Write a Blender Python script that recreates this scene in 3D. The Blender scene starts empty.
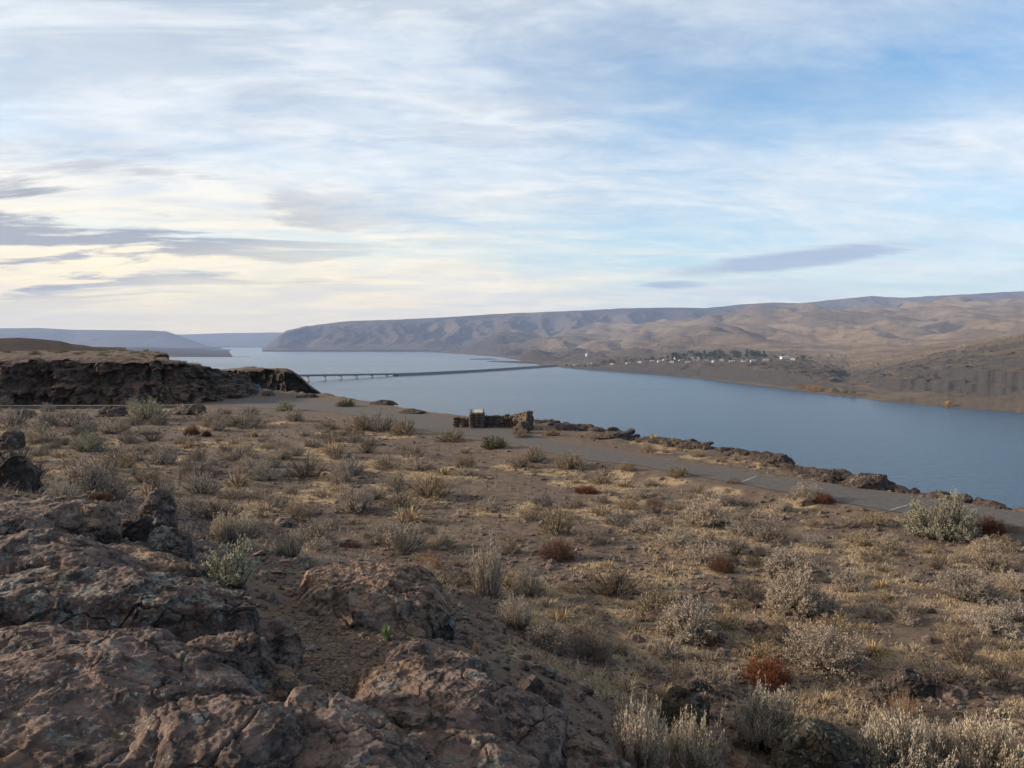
import bpy, bmesh, math, random
import numpy as np
from mathutils import Vector, Matrix, Euler

random.seed(7)
RNG = np.random.default_rng(11)
C = bpy.context.scene.collection
S = bpy.context.scene
R = math.radians

# ------------------------------------------------------------------ camera
EYE = 4.0            # eye height above the sagebrush flat (the flat is z = 0)
WATER = -86.0        # lake level
PITCH = R(-3.08)
F = 780.0
cam_d = bpy.data.cameras.new('camera')
cam_d.sensor_width = 36.0
cam_d.lens = F / 1024 * 36.0
cam_d.clip_start = 0.1
cam_d.clip_end = 80000
cam = bpy.data.objects.new('camera', cam_d)
C.objects.link(cam)
cam.location = (0, 0, EYE)
cam.rotation_euler = (R(90) + PITCH, 0, 0)
S.camera = cam

# ------------------------------------------------------------------ light
SUN_EL, SUN_AZ = R(18), R(-86)      # azimuth measured from +Y, negative = left
sun_d = bpy.data.lights.new('sun', 'SUN')
sun_d.energy = 3.7
sun_d.angle = R(4)
sun_d.color = (1.0, 0.85, 0.69)
sun = bpy.data.objects.new('sun', sun_d)
C.objects.link(sun)
sd = Vector((math.sin(SUN_AZ) * math.cos(SUN_EL), math.cos(SUN_AZ) * math.cos(SUN_EL), math.sin(SUN_EL)))
sun.rotation_euler = sd.to_track_quat('Z', 'Y').to_euler()
sun.location = (-30, 10, 30)

S.view_settings.view_transform = 'Standard'
S.view_settings.look = 'None'
S.view_settings.exposure = 1.08
S.view_settings.gamma = 1.0
S.view_settings.use_curve_mapping = False
S.render.engine = 'CYCLES'
S.cycles.max_bounces = 6
S.cycles.diffuse_bounces = 3
S.cycles.glossy_bounces = 2
S.cycles.volume_bounces = 0
S.cycles.use_denoising = True
try:
    S.cycles.denoiser = 'OPENIMAGEDENOISE'
    S.cycles.denoising_input_passes = 'RGB_ALBEDO_NORMAL'
except Exception:
    pass

HAZE_DENSITY = 5.0e-5


class NT:
    """small helper for node graphs"""
    def __init__(self, tree):
        self.t = tree
        tree.nodes.clear()

    def n(self, typ, **kw):
        nd = self.t.nodes.new(typ)
        for k, v in kw.items():
            if k.startswith('i_'):
                key = k[2:]
                key = int(key) if key.isdigit() else key.replace('_', ' ')
                self.put(nd.inputs[key], v)
            else:
                setattr(nd, k, v)
        return nd

    def put(self, sock, v):
        if isinstance(v, bpy.types.NodeSocket):
            self.t.links.new(v, sock)
        elif isinstance(v, bpy.types.Node):
            self.t.links.new(v.outputs[0], sock)
        else:
            if hasattr(sock.default_value, '__len__') and len(sock.default_value) == 4 and len(v) == 3:
                v = tuple(v) + (1.0,)
            sock.default_value = v

    def m(self, op, a, b=None, c=None, clamp=False):
        nd = self.t.nodes.new('ShaderNodeMath')
        nd.operation = op
        nd.use_clamp = clamp
        for i, v in enumerate((a, b, c)):
            if v is not None:
                self.put(nd.inputs[i], v)
        return nd.outputs[0]

    def step(self, x, lo, hi):
        nd = self.t.nodes.new('ShaderNodeMapRange')
        nd.interpolation_type = 'SMOOTHSTEP'
        self.put(nd.inputs[0], x)
        nd.inputs[1].default_value = lo
        nd.inputs[2].default_value = hi
        nd.inputs[3].default_value = 0
        nd.inputs[4].default_value = 1
        return nd.outputs[0]

    def mix(self, f, a, b, blend='MIX'):
        nd = self.t.nodes.new('ShaderNodeMix')
        nd.data_type = 'RGBA'
        nd.blend_type = blend
        self.put(nd.inputs[0], f)
        self.put(nd.inputs[6], a)
        self.put(nd.inputs[7], b)
        return nd.outputs[2]

    def noise(self, vec, scale, detail=4, rough=0.55, dist=0.0):
        nd = self.t.nodes.new('ShaderNodeTexNoise')
        if vec is not None:
            self.put(nd.inputs['Vector'], vec)
        nd.inputs['Scale'].default_value = scale
        nd.inputs['Detail'].default_value = detail
        nd.inputs['Roughness'].default_value = rough
        nd.inputs['Distortion'].default_value = dist
        return nd.outputs['Fac']

    def vor(self, vec, scale, feature='F1', out='Distance', rand=1.0):
        nd = self.t.nodes.new('ShaderNodeTexVoronoi')
        nd.feature = feature
        if vec is not None:
            self.put(nd.inputs['Vector'], vec)
        nd.inputs['Scale'].default_value = scale
        nd.inputs['Randomness'].default_value = rand
        return nd.outputs[out]

    def vecmul(self, v, k):
        nd = self.t.nodes.new('ShaderNodeVectorMath')
        nd.operation = 'MULTIPLY'
        self.put(nd.inputs[0], v)
        nd.inputs[1].default_value = k
        return nd.outputs[0]


# ---- sky: Nishita with thin cloud layers, all in world direction space
W = bpy.data.worlds.new('World')
S.world = W
W.use_nodes = True
g = NT(W.node_tree)
sky = g.n('ShaderNodeTexSky', sky_type='NISHITA', sun_disc=False, sun_elevation=SUN_EL, sun_rotation=SUN_AZ,
          altitude=200, air_density=1.0, dust_density=1.2, ozone_density=1.4)
tc = g.n('ShaderNodeTexCoord')
sep = g.n('ShaderNodeSeparateXYZ', i_0=tc.outputs['Generated'])
dx, dy, dz = sep.outputs
az = g.m('ARCTAN2', dx, dy)
el = g.m('ARCSINE', dz)
q = g.m('DIVIDE', 1.0, g.m('ADD', g.m('MAXIMUM', dz, 0.0), 0.13))
X = g.m('MULTIPLY', dx, q)
Y = g.m('MULTIPLY', dy, q)


def plane(a, b, c, d, off=0.0):
    # linear map of the cloud plane; returns a vector socket
    vx = g.m('ADD', g.m('MULTIPLY', X, a), g.m('MULTIPLY', Y, b))
    vy = g.m('ADD', g.m('MULTIPLY', X, c), g.m('MULTIPLY', Y, d))
    return g.n('ShaderNodeCombineXYZ', i_0=vx, i_1=vy, i_2=off).outputs[0]


def lens(a0, e0, ra, re_, tilt=0.0):
    """soft elliptical mask round an azimuth / elevation (radians)"""
    u = g.m('DIVIDE', g.m('SUBTRACT', az, a0), ra)
    v = g.m('DIVIDE', g.m('SUBTRACT', g.m('SUBTRACT', el, e0), g.m('MULTIPLY', g.m('SUBTRACT', az, a0), tilt)), re_)
    r2 = g.m('ADD', g.m('MULTIPLY', u, u), g.m('MULTIPLY', v, v))
    return g.m('POWER', 2.718, g.m('MULTIPLY', r2, -1.0))


streak = g.noise(plane(0.46, 0.26, -0.34, 0.80, 3.1), 1.1, 9, 0.6, 0.5)
fine = g.noise(plane(1.0, 0.6, -0.70, 1.9, 7.7), 1.6, 8, 0.62, 0.9)
puff = g.noise(plane(0.55, 0.0, 0.0, 0.9, 12.0), 0.62, 6, 0.55, 0.3)
flat = g.noise(plane(0.40, 0.06, -0.08, 0.86, 21.3), 2.3, 9, 0.62, 0.5)
flat2 = g.noise(plane(0.5, 0.1, -0.05, 1.1, 33.0), 2.4, 8, 0.62, 0.6)

mott = g.noise(plane(1.5, 0.5, -0.8, 2.6, 41.0), 2.6, 7, 0.62, 0.7)
wisp = g.noise(plane(0.7, 0.5, -0.25, 1.9, 51.0), 2.2, 9, 0.66, 1.2)
cover = g.m('ADD', 0.82, g.m('MULTIPLY', az, -0.60))
cover = g.m('SUBTRACT', cover, g.m('MULTIPLY', lens(0.36, 0.27, 0.27, 0.08), 0.52))
cover = g.m('SUBTRACT', cover, g.m('MULTIPLY', lens(0.24, 0.15, 0.28, 0.05), 0.22))
cover = g.m('ADD', cover, g.m('MULTIPLY', lens(0.0, 0.0, 2.0, 0.06), 0.45))
cover = g.m('ADD', cover, g.m('MULTIPLY', g.step(el, 0.48, 0.85), 0.5))  # extra cloud overhead, out of view, added to take the blue out of skylight
cover = g.m('ADD', cover, g.m('MULTIPLY', lens(0.53, 0.21, 0.20, 0.055), 0.55))
var = g.m('ADD', g.m('MULTIPLY', g.m('SUBTRACT', streak, 0.5), 1.9), g.m('MULTIPLY', g.m('SUBTRACT', fine, 0.5), 0.8))
var = g.m('ADD', var, g.m('MULTIPLY', g.m('SUBTRACT', puff, 0.5), 0.9))
var = g.m('ADD', var, g.m('MULTIPLY', g.m('SUBTRACT', mott, 0.5), 0.35))
var = g.m('ADD', var, g.m('MULTIPLY', g.m('SUBTRACT', wisp, 0.5), 0.45))
veil = g.m('ADD', cover, var, clamp=True)

warm = g.m('MULTIPLY', g.step(el, 0.26, 0.0), g.step(az, 0.75, -0.45))
bright = g.mix(warm, (4.5, 4.65, 4.75), (6.8, 5.4, 3.0))
deep = g.mix(g.step(el, 0.40, 0.10), g.mix(g.step(el, 0.42, 0.7), (2.95, 3.3, 3.7), (3.5, 3.2, 2.8)), (3.6, 3.9, 4.25))
shade = g.m('ADD', g.step(flat2, 0.42, 0.66), g.m('MULTIPLY', g.step(el, 0.16, 0.45), 0.35), clamp=True)
cloud = g.mix(g.m('MULTIPLY', shade, g.m('SUBTRACT', 1.0, g.m('MULTIPLY', warm, 0.85))), bright, deep)
blue = g.mix(1.0, sky.outputs[0], (0.80, 0.99, 1.09), 'MULTIPLY')
cloud = g.mix(1.0, cloud, g.mix(g.step(g.m('ADD', g.m('MULTIPLY', mott, 0.5), g.m('MULTIPLY', wisp, 0.5)), 0.36, 0.62), (0.92, 0.93, 0.95), (1.05, 1.045, 1.04)), 'MULTIPLY')
col = g.mix(g.m('MULTIPLY', veil, 0.94), blue, cloud)
# low grey strata at the left and one lens of grey cloud low on the right
strata = g.m('MULTIPLY', g.step(flat, 0.46, 0.56), g.m('MULTIPLY', g.m('ADD', lens(-0.52, 0.135, 0.30, 0.062), g.m('ADD', lens(-0.60, 0.068, 0.13, 0.020), g.m('MULTIPLY', lens(-0.30, 0.085, 0.10, 0.010), 0.5))), 1.25, clamp=True))
lmask = g.m('ADD', g.m('MAXIMUM', lens(0.345, 0.0985, 0.17, 0.0150, 0.085), g.m('MULTIPLY', lens(0.205, 0.071, 0.06, 0.006), 0.9)), g.m('MULTIPLY', g.m('SUBTRACT', wisp, 0.5), 1.1))
streaky = g.step(lmask, 0.36, 0.78)
low = g.m('MULTIPLY', g.step(flat, 0.50, 0.62), g.m('MULTIPLY', lens(0.15, 0.05, 0.35, 0.022), 0.55, clamp=True))
col = g.mix(g.m('MULTIPLY', strata, 0.85), col, (1.55, 1.72, 2.15))
col = g.mix(g.m('MULTIPLY', streaky, 0.8), col, (1.9, 2.35, 3.15))
col = g.mix(low, col, (2.9, 3.2, 3.8))
bg = g.n('ShaderNodeBackground', i_0=col, i_1=0.1)
wo = g.n('ShaderNodeOutputWorld', i_0=bg)

# ------------------------------------------------------------------ numpy helpers
M32 = np.uint32(0xffffffff)


def hash3(ix, iy, iz, seed):
    h = (ix.astype(np.int64) * 374761393 + iy.astype(np.int64) * 668265263 + iz.astype(np.int64) * 1440662683 + seed * 974634777) & 0xffffffff
    h = ((h ^ (h >> 13)) * 1274126177) & 0xffffffff
    h = ((h ^ (h >> 16)) * 2246822519) & 0xffffffff
    return h ^ (h >> 15)


def gnoise(x, y, z=0.0, seed=0):
    x = np.asarray(x, float); y = np.asarray(y, float); z = np.zeros_like(x) + z
    ix, iy, iz = np.floor(x), np.floor(y), np.floor(z)
    fx, fy, fz = x - ix, y - iy, z - iz
    ux, uy, uz = [t * t * t * (t * (t * 6 - 15) + 10) for t in (fx, fy, fz)]
    out = np.zeros_like(x)
    for a in (0, 1):
        for b in (0, 1):
            for c in (0, 1):
                h = hash3(ix + a, iy + b, iz + c, seed)
                gx = (h & 1023) / 511.5 - 1; gy = ((h >> 10) & 1023) / 511.5 - 1; gz = ((h >> 20) & 1023) / 511.5 - 1
                w = (ux if a else 1 - ux) * (uy if b else 1 - uy) * (uz if c else 1 - uz)
                out += w * (gx * (fx - a) + gy * (fy - b) + gz * (fz - c))
    return out * 1.3


def fbm(x, y, z=0.0, oct=5, seed=0, gain=0.5, lac=2.03, ridged=False):
    s = 0.0; a = 1.0; k = 1.0; tot = 0.0
    for o in range(oct):
        v = gnoise(np.asarray(x) * k, np.asarray(y) * k, np.asarray(z) * k, seed + o * 17)
        if ridged:
            v = 1 - np.abs(v) * 2.0
        s = s + a * v; tot += a
        a *= gain; k *= lac
    return s / tot


def cells(x, y, z, seed=0):
    """Voronoi F1, F2 and a random number of the nearest cell"""
    x = np.asarray(x, float); y = np.asarray(y, float); z = np.zeros_like(x) + z
    ix, iy, iz = np.floor(x), np.floor(y), np.floor(z)
    f1 = np.full_like(x, 9.0); f2 = np.full_like(x, 9.0); cid = np.zeros_like(x)
    for a in (-1, 0, 1):
        for b in (-1, 0, 1):
            for c in (-1, 0, 1):
                h = hash3(ix + a, iy + b, iz + c, seed)
                px = ix + a + (h & 1023) / 1023.; py = iy + b + ((h >> 10) & 1023) / 1023.; pz = iz + c + ((h >> 20) & 1023) / 1023.
                d = np.sqrt((px - x) ** 2 + (py - y) ** 2 + (pz - z) ** 2)
                near = d < f1
                f2 = np.where(near, f1, np.minimum(f2, d))
                cid = np.where(near, ((h >> 5) & 1023) / 1023., cid)
                f1 = np.where(near, d, f1)
    return f1, f2, cid


def facets(x, y, z, seed=0):
    """every Voronoi cell is a plane tilted its own way: fractured stone faces"""
    x = np.asarray(x, float); y = np.asarray(y, float); z = np.zeros_like(x) + z
    ix, iy, iz = np.floor(x), np.floor(y), np.floor(z)
    f1 = np.full_like(x, 9.0); val = np.zeros_like(x)
    for a in (-1, 0, 1):
        for b in (-1, 0, 1):
            for c in (-1, 0, 1):
                h = hash3(ix + a, iy + b, iz + c, seed)
                px = ix + a + (h & 1023) / 1023.; py = iy + b + ((h >> 10) & 1023) / 1023.; pz = iz + c + ((h >> 20) & 1023) / 1023.
                dx, dy, dz = x - px, y - py, z - pz
                d = dx * dx + dy * dy + dz * dz
                h2 = hash3(ix + a + 91, iy + b - 37, iz + c + 13, seed)
                gx = (h2 & 1023) / 511.5 - 1; gy = ((h2 >> 10) & 1023) / 511.5 - 1; gz = ((h2 >> 20) & 1023) / 511.5 - 1
                near = d < f1
                val = np.where(near, gx * dx + gy * dy + gz * dz + 0.35 * gx, val)
                f1 = np.where(near, d, f1)
    return val


def sstep(x, lo, hi):
    t = np.clip((x - lo) / (hi - lo), 0, 1)
    return t * t * (3 - 2 * t)


def mesh_np(name, verts, faces, mats=(), midx=None, smooth=True, attrs=None):
    """verts (n,3), faces (m,k) array, or list of such arrays"""
    me = bpy.data.meshes.new(name)
    verts = np.ascontiguousarray(verts, np.float32)
    fl = faces if isinstance(faces, list) else [faces]
    fl = [np.asarray(f, np.int32) for f in fl if len(f)]
    loops = np.concatenate([f.ravel() for f in fl])
    sizes = np.concatenate([np.full(len(f), f.shape[1], np.int32) for f in fl])
    starts = np.concatenate([[0], np.cumsum(sizes)[:-1]]).astype(np.int32)
    me.vertices.add(len(verts)); me.vertices.foreach_set('co', verts.ravel())
    me.loops.add(len(loops)); me.loops.foreach_set('vertex_index', loops)
    me.polygons.add(len(sizes)); me.polygons.foreach_set('loop_start', starts)
    for m in mats:
        me.materials.append(m)
    if midx is not None:
        me.polygons.foreach_set('material_index', np.asarray(midx, np.int32))
    me.polygons.foreach_set('use_smooth', np.full(len(sizes), smooth, bool))
    if attrs:
        for k, v in attrs.items():
            at = me.attributes.new(k, 'FLOAT', 'POINT')
            at.data.foreach_set('value', np.ascontiguousarray(v, np.float32))
    me.update(calc_edges=True)
    me.validate()
    return me


def grid_faces(nr, nc, wrap=False):
    i = np.arange(nr - 1)[:, None]; j = np.arange(nc if wrap else nc - 1)[None, :]
    j2 = (j + 1) % nc
    a = i * nc + j; b = i * nc + j2; c = (i + 1) * nc + j2; d = (i + 1) * nc + j
    return np.stack([a, b, c, d], -1).reshape(-1, 4)


def link(name, me, parent=None, label=None, cat=None, group=None, kind=None):
    o = bpy.data.objects.new(name, me)
    C.objects.link(o)
    if parent is not None:
        o.parent = parent
    tag(o, label, cat, group, kind)
    return o


def tag(o, label=None, cat=None, group=None, kind=None):
    if label: o['label'] = label
    if cat: o['category'] = cat
    if group: o['group'] = group
    if kind: o['kind'] = kind
    return o


def thing(name, label, cat, loc=(0, 0, 0), rz=0, group=None):
    o = bpy.data.objects.new(name, None)
    C.objects.link(o)
    o.location = loc; o.rotation_euler = (0, 0, rz)
    o.empty_display_size = 0.2
    return tag(o, label, cat, group)


def copy_tree(o, parent=None):
    c = o.copy()
    C.objects.link(c)
    if parent is not None:
        c.parent = parent
    for ch in o.children:
        copy_tree(ch, c)
    return c


def slope_of(py):
    """rise over depth of the ray through picture row py"""
    v = (384.0 - np.asarray(py, float)) / F
    sp, cp = math.sin(PITCH), math.cos(PITCH)
    return (sp + v * cp) / (cp - v * sp)


def at(px, py, z=0.0):
    """ground-plane point seen in the photograph at (px, py) when it lies at height z"""
    s = slope_of(py)
    D = (z - EYE) / s
    v = (384.0 - py) / F
    u = (px - 512.0) / F / (math.cos(PITCH) - v * math.sin(PITCH))
    return np.array([u * D, D, z])


def azu(px, py=342.0):
    v = (384.0 - py) / F
    return (np.asarray(px, float) - 512.0) / F / (math.cos(PITCH) - v * math.sin(PITCH))


# ------------------------------------------------------------------ materials
def new_mat(name):
    m = bpy.data.materials.new(name)
    m.use_nodes = True
    t = NT(m.node_tree)
    out = t.n('ShaderNodeOutputMaterial')
    b = t.n('ShaderNodeBsdfPrincipled')
    b.inputs['Roughness'].default_value = 0.85
    b.inputs['Specular IOR Level'].default_value = 0.25
    t.t.links.new(b.outputs[0], out.inputs[0])
    return m, t, b


def bump(t, b, h, strength=0.5, dist=0.02):
    bn = t.n('ShaderNodeBump')
    bn.inputs['Strength'].default_value = strength
    bn.inputs['Distance'].default_value = dist
    t.put(bn.inputs['Height'], h)
    t.t.links.new(bn.outputs[0], b.inputs['Normal'])


def pos(t):
    return t.n('ShaderNodeNewGeometry').outputs['Position']


def mat_ground():
    m, t, b = new_mat('brown_dirt')
    p = pos(t)
    n1 = t.noise(p, 0.35, 6, 0.6)
    n2 = t.noise(p, 3.2, 6, 0.65)
    n3 = t.noise(p, 24, 5, 0.65)
    n4 = t.noise(p, 90, 3, 0.6)
    dirt = t.mix(t.step(n2, 0.3, 0.7), (0.080, 0.055, 0.040), (0.158, 0.113, 0.079))
    dirt = t.mix(t.m('MULTIPLY', t.step(n1, 0.45, 0.7), 0.6), dirt, (0.098, 0.066, 0.047))
    at_ = t.n('ShaderNodeAttribute', attribute_name='sand').outputs['Fac']
    dirt = t.mix(at_, dirt, t.mix(n2, (0.12, 0.072, 0.045), (0.19, 0.115, 0.07)))
    # straw litter gathered round the shrubs
    st = t.n('ShaderNodeAttribute', attribute_name='straw').outputs['Fac']
    brk = t.m('ADD', t.m('MULTIPLY', n3, 0.6), t.m('MULTIPLY', n2, 0.5))
    mask = t.step(t.m('ADD', st, t.m('MULTIPLY', t.m('SUBTRACT', brk, 0.55), 1.9)), 0.34, 0.72)
    straw = t.mix(n4, (0.20, 0.140, 0.080), (0.48, 0.355, 0.205))
    col = t.mix(t.m('MULTIPLY', mask, 0.9), dirt, straw)
    # small chips of stone and dead twigs
    chips = t.vor(p, 11, 'F1')
    cc = t.vor(p, 11, 'F1', 'Color')
    sepc = t.n('ShaderNodeSeparateColor', i_0=cc)
    chipm = t.m('MULTIPLY', t.step(chips, 0.30, 0.2), t.step(sepc.outputs[0], 0.66, 0.72))
    col = t.mix(t.m('MULTIPLY', chipm, 0.8), col, t.mix(sepc.outputs[1], (0.045, 0.034, 0.030), (0.21, 0.16, 0.115)))
    col = t.mix(t.m('MULTIPLY', t.step(n4, 0.58, 0.72), 0.45), col, (0.24, 0.18, 0.12))
    col = t.mix(t.m('MULTIPLY', t.step(n4, 0.42, 0.3), 0.5), col, (0.03, 0.023, 0.02))
    t.put(b.inputs['Base Color'], col)
    t.put(b.inputs['Roughness'], 0.95)
    h = t.m('ADD', t.m('MULTIPLY', n3, 0.7), t.m('MULTIPLY', n4, 0.35))
    h = t.m('ADD', h, t.m('MULTIPLY', chipm, 0.5))
    bump(t, b, h, 0.75, 0.05)
    return m


def mat_rock(name='weathered_basalt', dark=1.0, scale=1.0, lichen=0.5, tint=(1, 1, 1), rust=0.4):
    m, t, b = new_mat(name)
    p = pos(t)
    n1 = t.noise(p, 1.3 * scale, 6, 0.62, 0.4)
    n2 = t.noise(p, 6.5 * scale, 8, 0.7, 0.3)
    n3 = t.noise(p, 34 * scale, 6, 0.7)
    lay = t.noise(t.vecmul(p, (3.0, 3.0, 14.0)), 1.4 * scale, 6, 0.65, 0.6)

    def c(r_, g_, b_):
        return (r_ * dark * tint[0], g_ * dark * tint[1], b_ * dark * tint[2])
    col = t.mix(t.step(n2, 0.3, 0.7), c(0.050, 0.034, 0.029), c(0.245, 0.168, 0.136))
    col = t.mix(t.m('MULTIPLY', t.step(n1, 0.45, 0.65), 0.55), col, c(0.20, 0.135, 0.100))
    col = t.mix(t.m('MULTIPLY', t.step(lay, 0.45, 0.3), 0.65), col, c(0.036, 0.027, 0.026))
    nr = t.noise(p, 2.6 * scale, 4, 0.6)
    col = t.mix(t.m('MULTIPLY', t.step(nr, 0.6, 0.72), rust), col, c(0.20, 0.10, 0.045))
    # steep faces: dark weather varnish
    # lichen: pale grey-green crusts, small ochre spots, black crusts
    lw = t.noise(p, 1.9 * scale, 3, 0.5)
    l1 = t.noise(p, 19 * scale, 8, 0.75, 0.3)
    crust = t.m('MULTIPLY', t.step(l1, 0.565, 0.60), t.step(lw, 0.58 - 0.18 * lichen, 0.66 - 0.14 * lichen))
    col = t.mix(t.m('MULTIPLY', crust, min(1.0, 0.4 + lichen)), col, t.mix(n3, (0.22, 0.22, 0.18), (0.46, 0.45, 0.38)))
    lb = t.noise(p, 4.3 * scale, 9, 0.72, 0.2)
    sheet = t.step(lb, 0.612 - 0.07 * lichen, 0.634 - 0.07 * lichen)
    col = t.mix(t.m('MULTIPLY', sheet, 0.75 * min(1.0, lichen * 1.3)), col, t.mix(n2, (0.11, 0.115, 0.10), (0.34, 0.335, 0.29)))
    l2 = t.noise(p, 9 * scale, 7, 0.7)
    bl = t.m('MULTIPLY', t.step(l2, 0.50, 0.57), t.step(lw, 0.64, 0.48))
    col = t.mix(t.m('MULTIPLY', bl, 0.8), col, (0.028, 0.024, 0.022))
    ly = t.noise(p, 5.2 * scale, 6, 0.75)
    oc = t.step(ly, 0.61, 0.68)
    col = t.mix(t.m('MULTIPLY', oc, 0.55 * lichen + 0.1), col, (0.22, 0.135, 0.045))
    col = t.mix(t.m('MULTIPLY', t.step(n3, 0.40, 0.28), 0.6), col, c(0.022, 0.017, 0.016))
    t.put(b.inputs['Base Color'], col)
    t.put(b.inputs['Roughness'], 0.88)
    h = t.m('ADD', t.m('MULTIPLY', n2, 0.8), t.m('MULTIPLY', n3, 0.35))
    h = t.m('ADD', h, t.m('MULTIPLY', lay, 0.5))
    h = t.m('ADD', h, t.m('MULTIPLY', crust, 0.06))
    bump(t, b, h, 0.85, 0.07 / scale)
    return m


def mat_land(name, grass_lo, grass_hi, rock, sage, slope_lo, slope_hi, sc):
    """far dry hillsides: grass on the gentle slopes, bare basalt where it is steep"""
    m, t, b = new_mat(name)
    p = pos(t)
    nz = t.n('ShaderNodeSeparateXYZ', i_0=t.n('ShaderNodeNewGeometry').outputs['Normal']).outputs[2]
    n1 = t.noise(p, 0.0016 * sc, 7, 0.62, 0.6)
    n2 = t.noise(p, 0.011 * sc, 7, 0.68, 0.4)
    n3 = t.noise(p, 0.06 * sc, 5, 0.7)
    col = t.mix(t.step(n1, 0.35, 0.65), grass_lo, grass_hi)
    col = t.mix(t.m('MULTIPLY', t.step(n2, 0.48, 0.68), 0.75), col, sage)
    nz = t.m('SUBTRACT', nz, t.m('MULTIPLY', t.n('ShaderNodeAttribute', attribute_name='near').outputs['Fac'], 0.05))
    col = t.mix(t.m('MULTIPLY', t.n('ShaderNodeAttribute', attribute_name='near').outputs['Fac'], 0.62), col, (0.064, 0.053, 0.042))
    s = t.m('ADD', nz, t.m('MULTIPLY', t.m('SUBTRACT', n2, 0.5), 0.22))
    col = t.mix(t.step(s, slope_hi, slope_lo), col, t.mix(n3, rock, tuple(x * 2.0 for x in rock)))
    col = t.mix(t.m('MULTIPLY', t.step(n3, 0.52, 0.7), 0.45), col, rock)
    t.put(b.inputs['Base Color'], col)
    t.put(b.inputs['Roughness'], 1.0)
    b.inputs['Specular IOR Level'].default_value = 0.0
    bump(t, b, n3, 0.6, 6.0 / sc)
    return m


def mat_water():
    m, t, b = new_mat('lake_water')
    p = pos(t)
    n1 = t.noise(t.vecmul(p, (0.35, 1.0, 1.0)), 0.16, 4, 0.6)
    n2 = t.noise(t.vecmul(p, (0.5, 1.0, 1.0)), 0.9, 3, 0.6)
    big = t.noise(t.vecmul(p, (0.25, 1.0, 1.0)), 0.0045, 4, 0.55)
    t.put(b.inputs['Base Color'], t.mix(big, (0.008, 0.042, 0.085), (0.013, 0.056, 0.105)))
    t.put(b.inputs['Roughness'], t.m('ADD', 0.16, t.m('MULTIPLY', big, 0.14)))
    b.inputs['IOR'].default_value = 1.33
    b.inputs['Specular IOR Level'].default_value = 0.5
    h = t.m('ADD', t.m('MULTIPLY', n1, 1.0), t.m('MULTIPLY', n2, 0.22))
    bump(t, b, h, 0.75, 2.0)
    return m


def mat_plain(name, c1, c2, scale=4.0, rough=0.85, b_str=0.3, b_dist=0.01):
    m, t, b = new_mat(name)
    p = pos(t)
    n = t.noise(p, scale, 6, 0.65)
    t.put(b.inputs['Base Color'], t.mix(t.step(n, 0.3, 0.7), c1, c2))
    b.inputs['Roughness'].default_value = rough
    if b_str:
        bump(t, b, n, b_str, b_dist)
    return m


def mat_leaf(name, c1, c2, var=0.25):
    """foliage: colour wanders from leaf clump to leaf clump and from shrub to shrub"""
    m, t, b = new_mat(name)
    p = pos(t)
    n = t.noise(p, 9, 4, 0.7)
    rnd = t.n('ShaderNodeObjectInfo').outputs['Random']
    col = t.mix(t.step(n, 0.3, 0.7), c1, c2)
    hsv = t.n('ShaderNodeHueSaturation')
    t.put(hsv.inputs['Color'], col)
    t.put(hsv.inputs['Value'], t.m('ADD', 1 - var / 2, t.m('MULTIPLY', rnd, var)))
    t.put(hsv.inputs['Saturation'], t.m('ADD', 0.85, t.m('MULTIPLY', rnd, 0.3)))
    t.put(b.inputs['Base Color'], hsv.outputs[0])
    b.inputs['Roughness'].default_value = 0.8
    b.inputs['Specular IOR Level'].default_value = 0.15
    return m


MAT = {}
MAT['ground'] = mat_ground()
MAT['rock'] = mat_rock('purple_brown_basalt', 1.0, 1.0, 0.5)
MAT['rock_lichen'] = mat_rock('lichen_basalt', 0.85, 1.0, 0.95, rust=0.5)
MAT['rock_sandy'] = mat_rock('sandy_basalt', 1.15, 1.0, 0.45, (1.02, 0.98, 0.86), rust=0.3)
MAT['rock_dark'] = mat_rock('dark_basalt', 0.46, 0.8, 0.4, (0.95, 0.98, 0.98), rust=0.2)
MAT['rock_moss'] = mat_rock('mossy_basalt', 0.5, 1.0, 0.6, (0.9, 1.05, 0.85), rust=0.1)
MAT['cliff'] = mat_rock('cliff_basalt', 0.62, 0.45, 0.25, (1.05, 0.97, 0.88), rust=0.35)
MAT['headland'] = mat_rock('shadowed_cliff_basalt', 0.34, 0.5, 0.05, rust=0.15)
MAT['water'] = mat_water()
MAT['asphalt'] = mat_plain('old_asphalt', (0.066, 0.059, 0.054), (0.100, 0.089, 0.080), 5.0, 0.92, 0.4, 0.01)
MAT['paint'] = mat_plain('worn_white_paint', (0.10, 0.09, 0.08), (0.34, 0.325, 0.295), 9.0, 0.8, 0.2, 0.004)
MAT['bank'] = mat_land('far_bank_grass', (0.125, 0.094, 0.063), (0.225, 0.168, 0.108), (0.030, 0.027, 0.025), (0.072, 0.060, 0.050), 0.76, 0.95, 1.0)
MAT['ridge'] = mat_land('ridge_grass', (0.052, 0.044, 0.040), (0.122, 0.092, 0.073), (0.030, 0.027, 0.027), (0.042, 0.037, 0.035), 0.55, 0.86, 0.5)
MAT['mesa'] = mat_land('mesa_scrub', (0.09, 0.085, 0.08), (0.13, 0.115, 0.10), (0.05, 0.045, 0.045), (0.08, 0.075, 0.07), 0.55, 0.9, 0.5)
MAT['lowland'] = mat_land('lowland_scrub', (0.055, 0.045, 0.037), (0.10, 0.072, 0.052), (0.024, 0.021, 0.021), (0.045, 0.039, 0.034), 0.78, 0.97, 3.0)
MAT['sage'] = mat_leaf('sage_leaf', (0.325, 0.262, 0.200), (0.50, 0.415, 0.325))
MAT['sage_green'] = mat_leaf('green_sage_leaf', (0.28, 0.262, 0.170), (0.44, 0.410, 0.275))
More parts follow.
